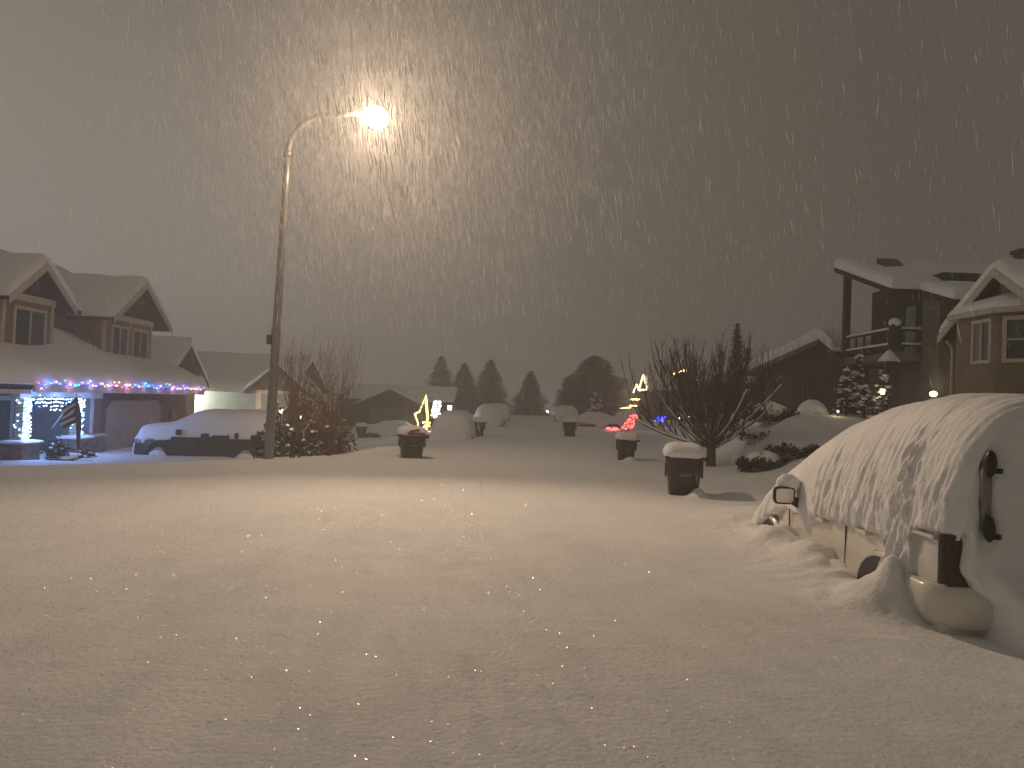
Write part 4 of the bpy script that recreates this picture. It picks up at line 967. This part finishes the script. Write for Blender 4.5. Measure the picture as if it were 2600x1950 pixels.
lantern(-7.55, 26.3, .30, 'low warm light shining on the SUV tail', .06, power=12)
lantern(-5.55, 20.4, .85, 'small warm lamp glimmering inside the young tree twigs', .045, power=10)
lantern(11.15, 23.1, 2.20, 'bright white path lamp among the conifers above the van', .075, power=5)
lantern(9.36, 22.0, 1.55, 'slim lit post light beside the round snowy shrub', .03, power=1.2)

def house_C():
    t = thing('hazy_gable_house', (-8.5, 56, -.6), 'dim hazy house with a broad front gable left of the street', 'house')
    w_ = MB(); w_.box(-10.6, -6.4, 54, 62, -1.2, 1.0); w_.box(-12.5, -4.6, 57, 63, -1.2, 1.3); w_.build('wall', shake_m, t)
    gw = MB(); gw.prism([(-10.6, 1.0), (-6.4, 1.0), (-8.5, 1.95)], 54, 54.2, 'y'); gw.build('gable_wall', shake_m, t)
    L = [(-11.0, 53.6, .82), (-8.5, 53.6, 1.98), (-8.5, 60, 1.98), (-11.0, 60, .82)]; Rr = [(-8.5, 53.6, 1.98), (-6.0, 53.6, .82), (-6.0, 60, .82), (-8.5, 60, 1.98)]
    M1 = [(-12.8, 56.5, 1.2), (-4.2, 56.5, 1.2), (-4.2, 60, 2.2), (-12.8, 60, 2.2)]
    rf = MB(); slab(rf, L, .15); slab(rf, Rr, .15); slab(rf, M1, .15); rf.build('roof', roofm_m, t)
    s = MB(); snow_quad(s, L, .12, 10, 10, (1, 0, 0, 1)); snow_quad(s, Rr, .12, 10, 10, (1, 1, 0, 0)); snow_quad(s, M1, .25, 16, 8, (1, 1, 1, 1), seed=5); s.build('roof_snow', snow2_m, t, smooth=True)
    g_ = MB(); g_.box(-9.9, -7.2, 53.9, 53.97, -1.0, .7); g_.build('garage_door', greyw_m, t)
house_C()

# --- right side: tan house with bay
def house_R1():
    t = thing('tan_house', (15, 21, .9), 'tan gabled house with a snow-topped bay window at the right edge', 'house')
    w_ = MB(); w_.box(13.0, 21, 17.6, 22.5, .6, 4.0); w_.build('wall', tan_m, t)
    b = MB(); pl = [(13.0, 21.95), (12.4, 21.5), (12.4, 19.7), (13.5, 18.5)]
    b.prism(pl, .7, 4.25, 'z'); b.build('bay_wall', tan_m, t)
    gable_x(t, -1, 13.0, 21, 20.1, 2.2, 4.1, 5.45, trimA_m, tan_m, .26, over=.45, seed=30)
    e = [(13.05, 22.35), (12.18, 21.6), (12.18, 19.6), (13.4, 18.2)]
    br = MB(); br.prism(e, 4.22, 4.36, 'z'); br.build('bay_fascia', trimA_m, t)
    s = MB(); P = []
    for i in range(14):
        q = i / 13; zz = 4.36 + (.10 + .36 * math.sin(q * math.pi / 2) if i else 0) ; row = []
        for k in range(40):
            a = k / 39 * 3; j = min(2, int(a)); f_ = a - j; px = e[j][0] * (1 - f_) + e[j + 1][0] * f_; py = e[j][1] * (1 - f_) + e[j + 1][1] * f_
            row.append((px + (13.05 - px) * q, py + (20.0 - py) * q, zz + .02 * float(vnoise(a * 2, q * 3, 8))))
        P.append(row)
    s.grid(P); s.build('bay_snow', snow2_m, t, smooth=True)
    window_x(t, 12.4, 19.85, 20.7, 2.95, 4.12, -1, trimA_m, 'v', blueglass_m, pglass_m, .09)
    a0, a1 = Vector((12.4, 19.7, 0)), Vector((13.5, 18.5, 0)); dv = (a1 - a0).normalized(); nr = Vector((dv.y, -dv.x, 0))
    def slabq(l0, l1, z0, z1, d0, d1, mb):
        p = [a0 + dv * l0 + nr * d0, a0 + dv * l1 + nr * d0, a0 + dv * l1 + nr * d1, a0 + dv * l0 + nr * d1]
        mb.hexa([Vector((q.x, q.y, z0)) for q in p], [Vector((q.x, q.y, z1)) for q in p])
    f = MB()
    for l0, l1, z0, z1 in ((.14, .24, 2.95, 4.14), (.95, 1.05, 2.95, 4.14), (.24, .95, 4.03, 4.14), (.24, .95, 2.95, 3.05), (.24, .95, 3.52, 3.56)): slabq(l0, l1, z0, z1, 0, .06, f)
    fo = f.build('window', trimA_m, t)
    g1 = MB(); slabq(.24, .95, 3.05, 3.52, .004, .02, g1); g1.build('pane', pane_m, fo)
    g2 = MB(); slabq(.24, .95, 3.56, 4.03, .004, .03, g2); g2.build('pane', curtain_m, fo)

    dp = MB(); dp.tube([(12.75, 22.6, 3.75), (12.95, 22.62, 3.55), (12.95, 22.62, .8)], .05, 8); dp.build('downpipe', trimA_m, t)
    return t
house_R1()
def house_R2():
    t = thing('deck_house', (15, 29, .9), 'dark timber house with a roofed upper deck and snowy railings', 'house')
    w_ = MB(); w_.box(15.0, 23, 26.9, 32.2, .6, 6.6); w_.build('wall', wood_m, t)
    w2 = MB(); w2.box(14.3, 15.0, 25.8, 26.9, .6, 5.55); w2.build('column', greyw_m, t)
    A = [(13.2, 26.9, 5.95), (21, 26.9, 5.95), (21, 31.8, 7.55), (13.2, 31.8, 7.55)]
    rf = MB(); slab(rf, A, .20); rf.build('roof', wood_m, t)
    s = MB(); snow_quad(s, A, .42, 26, 20, (1, 1, 1, 1), seed=44); s.build('roof_snow', snow2_m, t, smooth=True)
    B = [(14.1, 24.6, 5.3), (21, 24.6, 5.3), (21, 26.8, 5.95), (14.1, 26.8, 5.95)]; rb = MB(); slab(rb, B, .2); rb.build('lower_roof', wood_m, t)
    s = MB(); snow_quad(s, B, .35, 20, 12, seed=47); s.build('lower_roof_snow', snow2_m, t, smooth=True)
    p = MB(); p.box(13.42, 13.66, 31.15, 31.4, 3.3, 7.25); p.build('deck_post', wood_m, t)
    p = MB(); p.box(13.40, 13.72, 27.15, 27.45, .8, 4.75); p.build('deck_post', wood_m, t)
    p = MB(); p.box(13.45, 13.60, 31.15, 31.35, .8, 3.3); p.build('deck_post', wood_m, t)
    dk = MB(); dk.box(13.45, 14.99, 27.1, 31.6, 3.45, 3.75); dk.build('deck_floor', greyw_m, t)
    rl = MB()
    for z in (4.55, 4.0): rl.box(13.50, 13.58, 27.45, 31.15, z - .05, z + .03); rl.box(13.72, 15.0, 27.22, 27.30, z - .05, z + .03)
    for k in range(6): rl.box(13.52, 13.57, 27.5 + k * .7, 27.58 + k * .7, 3.75, 4.5)
    rl.build('railing', wood_m, t)
    sn = MB()
    for z in (4.58, 4.03):
        snow_quad(sn, [(13.48, 27.45, z), (13.62, 27.45, z), (13.62, 31.15, z), (13.48, 31.15, z)], .09, 4, 24, rnd=.07, seed=3); snow_quad(sn, [(13.72, 27.2, z), (15.0, 27.2, z), (15.0, 27.33, z), (13.72, 27.33, z)], .09, 12, 4, rnd=.07, seed=4)
    sn.ball((13.56, 27.3, 4.80), .22, 14, 8, sc=(1, 1, .8)); sn.build('railing_snow', snow2_m, t, smooth=True)
    window_x(t, 15.0, 28.45, 29.5, 3.78, 5.75, -1, wood_m, 'n', pglass_m, name='deck_door'); window_x(t, 15.0, 27.1, 28.3, 3.78, 5.6, -1, wood_m, 'v', pglass_m, pglass_m, name='deck_door')
    window_x(t, 15.0, 30.3, 31.0, 4.3, 5.0, -1, wood_m, 'n', pglass_m)
    bs = MB(); bs.box(14.9, 14.99, 26.95, 32.1, 1.0, 3.4); bs.build('lower_cladding', greyw_m, t)
    ch = MB(); ch.prism([(29.3, 7.0), (30.4, 7.0), (30.4, 7.72)], 14.3, 15.1, 'x'); ch.build('skylight', black_m, t)
    ch = MB(); ch.box(16.4, 16.8, 24.9, 25.3, 5.3, 6.95); ch.box(16.33, 16.87, 24.83, 25.37, 6.95, 7.08); ch.build('chimney', black_m, t)
    l = MB(); l.ball((14.0, 25.5, 2.26), .12, 10, 8, sc=(1, 1, .8)); l.build('wall_lantern', em['glowwarm'], t, smooth=True); point_light('lantern_glow', (13.85, 25.3, 2.3), (1, .8, .5), 14, .1, t)
house_R2()
def feeder():
    x, y = 12.55, 25.6; t = thing('bird_feeder', (x, y, 1.3), 'roofed bird feeder on a post under a snow cap before the deck', 'bird feeder')
    p = MB(); p.tube([(x, y, 1.0), (x, y, 3.0)], .05, 8); p.build('post', wood_m, t)
    h = MB(); h.box(x - .14, x + .14, y - .14, y + .14, 3.0, 3.28); h.build('house', wood_m, t)
    r = MB(); r.prism([(x - .26, 3.26), (x + .26, 3.26), (x, 3.46)], y - .24, y + .24, 'y'); r.build('roof', wood_m, t)
    s = MB(); P = [[(x + q * math.cos(a), y + q * math.sin(a), z) for a in np.linspace(0, 2 * math.pi, 21)] for q, z in ((.33, 3.28), (.34, 3.33), (.2, 3.5), (.06, 3.66), (0, 3.68))]
    s.grid(P); s.build('snow_cap', snow2_m, t, smooth=True)
feeder()
def house_R3():
    t = thing('dark_gable_house', (16, 38, 1), 'dark low house with a long asymmetrical snow-edged gable', 'house')
    w_ = MB(); w_.prism([(32.9, -.5), (44, -.5), (44, 3.5), (33.9, 4.55), (32.9, 4.1)], 14.0, 22, 'x'); w_.build('wall', wood_m, t)
    A = [(13.5, 33.9, 4.72), (13.5, 44.6, 3.62), (22, 44.6, 3.62), (22, 33.9, 4.72)]; B = [(13.5, 32.4, 4.1), (13.5, 33.9, 4.72), (22, 33.9, 4.72), (22, 32.4, 4.1)]
    rf = MB(); slab(rf, A, .14); slab(rf, B, .14); rf.build('roof', wood_m, t)
    s = MB(); snow_quad(s, A, .55, 30, 10, (0, 1, 0, 1), seed=51, rnd=.3); snow_quad(s, B, .45, 10, 10, (0, 0, 0, 1), seed=52, rnd=.3); s.build('roof_snow', snow2_m, t, smooth=True)
    fa = MB(); fa.hexa([(13.44, 33.9, 4.5), (13.44, 44.6, 3.4), (13.497, 44.6, 3.4), (13.497, 33.9, 4.5)], [(13.44, 33.9, 4.74), (13.44, 44.6, 3.64), (13.497, 44.6, 3.64), (13.497, 33.9, 4.74)]); fa.build('rake_board', greyw_m, t)
    window_x(t, 14.0, 36, 37.2, 1.9, 2.9, -1, wood_m)
house_R3()
def house_R4():
    t = thing('far_right_house', (13, 55, .3), 'dark house hidden behind the bare tree with warm roof lights', 'house')
    w_ = MB(); w_.box(12.0, 20, 50, 56, -.2, 3.4); w_.build('wall', shake_m, t); w_ = MB(); w_.box(12.6, 20, 67, 76, -.5, 2.9); w_.build('wall', shake_m, t)
    gable_x(t, -1, 12.0, 20, 53, 3.0, 3.3, 4.1, wood_m, shake_m, .3, seed=61); gable_x(t, -1, 12.6, 20, 70.3, 2.2, 2.9, 4.1, wood_m, shake_m, .28, seed=63)
    lo = MB(); slab(lo, [(11.8, 71, 1.35), (11.8, 77, 1.35), (13, 77, 1.9), (13, 71, 1.9)], .1); lo.build('porch_roof', roofm_m, t)
    p = MB(); p.box(11.9, 12.05, 76.7, 76.85, -.5, 1.3); p.box(11.9, 12.05, 82, 82.15, -.5, 1.1); p.build('porch_post', white_m, t)
house_R4()
def roof_lights(label, segs, r=.07, n=8, col='warm'):
    random.seed(17); o0 = segs[0][0]; t = thing('roof_light_string', o0, label, 'string lights', 'warm light strings on the far house'); c = MB(); pts = []
    for a, b in segs:
        c.tube([a, b], .012, 4); k = max(2, int((Vector(b) - Vector(a)).length / .28))
        for i in range(k): pts.append(Vector(a).lerp(Vector(b), (i + .5) / k))
    c.build('cable', cable_m, t); bulbs(t, pts[:98], [em[col]], r)
roof_lights('warm lights tracing the tallest far gable', [((12.0, 70.3, 4.35), (12.0, 72.6, 3.05)), ((12.0, 70.3, 4.35), (12.0, 68.3, 3.0)), ((12.0, 68.3, 2.95), (12.0, 72.6, 2.95))])
roof_lights('warm lights tracing the smaller far gable', [((12.0, 73.9, 3.55), (12.0, 75.8, 2.75)), ((12.0, 73.9, 3.55), (12.0, 73.0, 2.9))])
roof_lights('short warm light row under the far gables', [((12.0, 72.1, 2.08), (12.0, 77.5, 2.08))])
roof_lights('warm light row along the far porch eave', [((11.75, 71.9, 1.46), (11.75, 76.3, 1.46)), ((11.75, 75.5, 1.28), (11.75, 83.1, 1.12))], r=.06)
roof_lights('slanting warm light row seen through the bare tree top', [((12.0 - .5, 51.0, 4.0), (11.5, 54.9, 3.85))], r=.05)
def lit_shrub(x, y, z, rx, h, label, col, n=60, tilt=0, r=.045, cat='lit shrub', name='lit_shrub', power=20, lc=(1, .2, .2)):
    random.seed(int(abs(x * 31 + y))); z0 = gh(x, y); t = thing(name, (x, y, z0), label, cat); st = MB()
    for k in range(6): limb(st, (x, y, z0 - .05), (random.uniform(-.5, .5) * rx + tilt, random.uniform(-.3, .3), h), h + (z - z0), .02, .006, (0, 0, .2), 4, 4, .3)
    st.build('stem', bark_m, t); pts = []
    for k in range(n):
        v = random.random(); pts.append((x + random.uniform(-rx, rx) * (1 - .25 * v) + tilt * v, y + random.uniform(-.3, .3), z + v * h))
    bulbs(t, pts, [em[col]], r)
    if power: point_light('string_glow', (x, y - .5, z + h * .5), lc, power, .2, t)
lit_shrub(6.72, 44.5, .10, .32, .85, 'slanted shrub glowing red beside the far driveway', 'red', 90, .45, .032, power=16)
lit_shrub(5.85, 44.2, .02, .38, .16, 'low red glowing mound left of the slanted red shrub', 'red', 50, 0, .032, power=5)
lit_shrub(8.55, 44.5, .62, .28, .28, 'blue light cluster seen through the bare tree', 'blue', 26, .2, .032, power=5, lc=(.15, .15, 1))
lit_shrub(-4.35, 44.5, .35, .28, .95, 'shrub wrapped in cold white lights right of the yellow star', 'cool', 80, .1, .05, power=30, lc=(.9, .95, 1))
def star():
    random.seed(2); x, y, z = -5.0, 45, -.55; t = thing('lit_star_ornament', (x, y, z), 'tall yellow lit star ornament standing in the left yard', 'light ornament')
    f = MB(); P = [(x, y, z + 2.15), (x - .35, y, z + 1.2), (x - .62, y, z + 1.05), (x - .42, y, z + .55), (x - .38, y, z + .1)]
    f.tube([(x + .05, y, z), (x, y, z + 2.1)], .03, 6); f.build('frame', black_m, t)
    b = MB(); b.tube([(x, y - .03, z + 2.15), (x + .06, y - .03, z + 1.5), (x + .14, y - .03, z + .9), (x + .10, y - .03, z + .15)], [.04, .07, .06, .05], 8); b.build('light_tube', em['yellow'], t, smooth=True)
    pts = []
    for a, c in zip(P, P[1:]): pts += [Vector(a).lerp(Vector(c), k / 7) for k in range(7)]
    pts += [Vector((x + random.uniform(-.35, .3), y, z + random.uniform(.1, .6))) for _ in range(22)]
    bulbs(t, pts, [em['yellow'], em['warm']], .042); point_light('string_glow', (x - .1, y - .4, z + .8), (1, .75, .3), 40, .3, t)
star()
lantern(-3.55, 44.5, .95, 'bright white lamp above the buried minivan roof', .13, 'cool', 0, cap=False)
lantern(-2.20, 44.5, .30, 'single white globe light between the minivan and the car mound', .13, 'cool', 0, cap=False)
lantern(9.45, 43, .88, 'small cold white lamp seen low through the bare tree', .04, 'cool', 0)
lantern(9.95, 43, .98, 'second cold white lamp glimpsed through the bare tree branches', .035, 'cool', 0)
# far street lamps
def far_lamp(x, y, z, label, r, col):
    z0 = gh(x, y); t = thing('far_street_lamp', (x, y, z0), label, 'street lamp', 'distant street lamps')
    p = MB(); p.tube([(x + .6, y, z0 - .2), (x + .6, y, z - .1), (x + .4, y, z + .1), (x, y, z + .12)], .06, 6); p.build('pole', galv_m, t)
    l = MB(); l.ball((x, y, z), r, 10, 8); l.build('lens', em[col], t, smooth=True)
    point_light('lamp_light', (x - .1, y - .2, z - r - .1), (.85, .95, 1), 160, .1, t)
far_lamp(5.1, 108, -.5 + 1.5 - .9, 'tiny cold blue light low at the far end of the street', .22, 'cool')
far_lamp(6.9, 112, 2.0, 'tiny faint light high above the far street end', .14, 'glowwarm')
# litter of marks: a buried twig line at the left
tw = MB(); random.seed(5)
zt_ = gh(-7.0, 15.7); limb(tw, (-7.5, 16.4, gh(-7.5, 16.4) - .01), (.9, -.75, -.03), .75, .02, .008, (0, 0, -.02), 6, 5, .06)
tag(tw.build('fallen_branch', twig_m), 'thin fallen twig half sunk in the snow left of the lamp post', 'branch')

# ================================================================== FALLING SNOW
def flakes():
    mb_v = []; mb_f = []; N = 21000; lamp = np.array([-3.0, 17.6, 7.4])
    cnt = 0
    while cnt < N:
        M = 20000
        y = rng.uniform(5.5, 22, M); x = rng.uniform(-.80, .80, M) * (y + 1); z = 1.5 + rng.uniform(-.1, .58, M) * (y + .5)
        gz = ground_h(x, y)
        # densest along the camera's line to the lamp, imitating flakes its light picks out
        ax = -.19 * y + .25; az = 1.5 + .335 * y; sg = .5 + .115 * y
        dens = .018 + .98 * np.exp(-((x - ax) / (sg * 1.15)) ** 2 - ((z - az) / sg) ** 2)
        dens = dens * (1 + .8 * fbm(x * .6 + y * .2, z * .4 + y * .3, 77, 2))
        keep = ((x - lamp[0]) ** 2 + (y - lamp[1]) ** 2 + (z - lamp[2]) ** 2 > 2.6) & (z > gz + .8) & (z < 12.5) & (rng.random(M) < dens) & (rng.random(M) < .06 + .94 * ss(1.8, 4.0, z))
        for i in np.nonzero(keep)[0]:
            if cnt >= N: break
            dd = Vector((.16 + rng.normal() * .10, rng.normal() * .12, -1)).normalized()
            L = rng.uniform(.035, .12) * (1.5 if rng.random() < .15 else 1); w_ = rng.uniform(.0014, .0036)
            a = dd.orthogonal().normalized(); b = dd.cross(a); c = Vector((x[i], y[i], z[i])); k = len(mb_v)
            mb_v.extend([c - dd * L, c + a * w_, c - (a * .5 - b * .87) * w_, c - (a * .5 + b * .87) * w_, c + dd * L])
            mb_f.extend([(k, k + 1, k + 2), (k, k + 2, k + 3), (k, k + 3, k + 1), (k + 4, k + 2, k + 1), (k + 4, k + 3, k + 2), (k + 4, k + 1, k + 3)]); cnt += 1
    m = MB(); m.v = [tuple(p) for p in mb_v]; m.f = mb_f; m.m = [0] * len(mb_f); return m
tag(flakes().build('falling_snow', flake_m), 'dense wind-slanted falling snowflakes lit by the street lamp', None, kind='stuff')

# ================================================================== HAZE
HAZE = 0.0060
hz = MB(); hz.box(-178, 178, -14, 188, -2.6, 13.2)
hm = bpy.data.materials.new('snowy_air'); hm.use_nodes = True; t = hm.node_tree; t.nodes.clear()
ho = t.nodes.new('ShaderNodeOutputMaterial'); pv = t.nodes.new('ShaderNodeVolumePrincipled')
pv.inputs['Color'].default_value = (.96, .95, .94, 1); pv.inputs['Density'].default_value = HAZE; pv.inputs['Anisotropy'].default_value = 0.66
t.links.new(pv.outputs[0], ho.inputs['Volume'])
tag(hz.build('haze', hm), 'air thick with falling snow', None, kind='stuff')
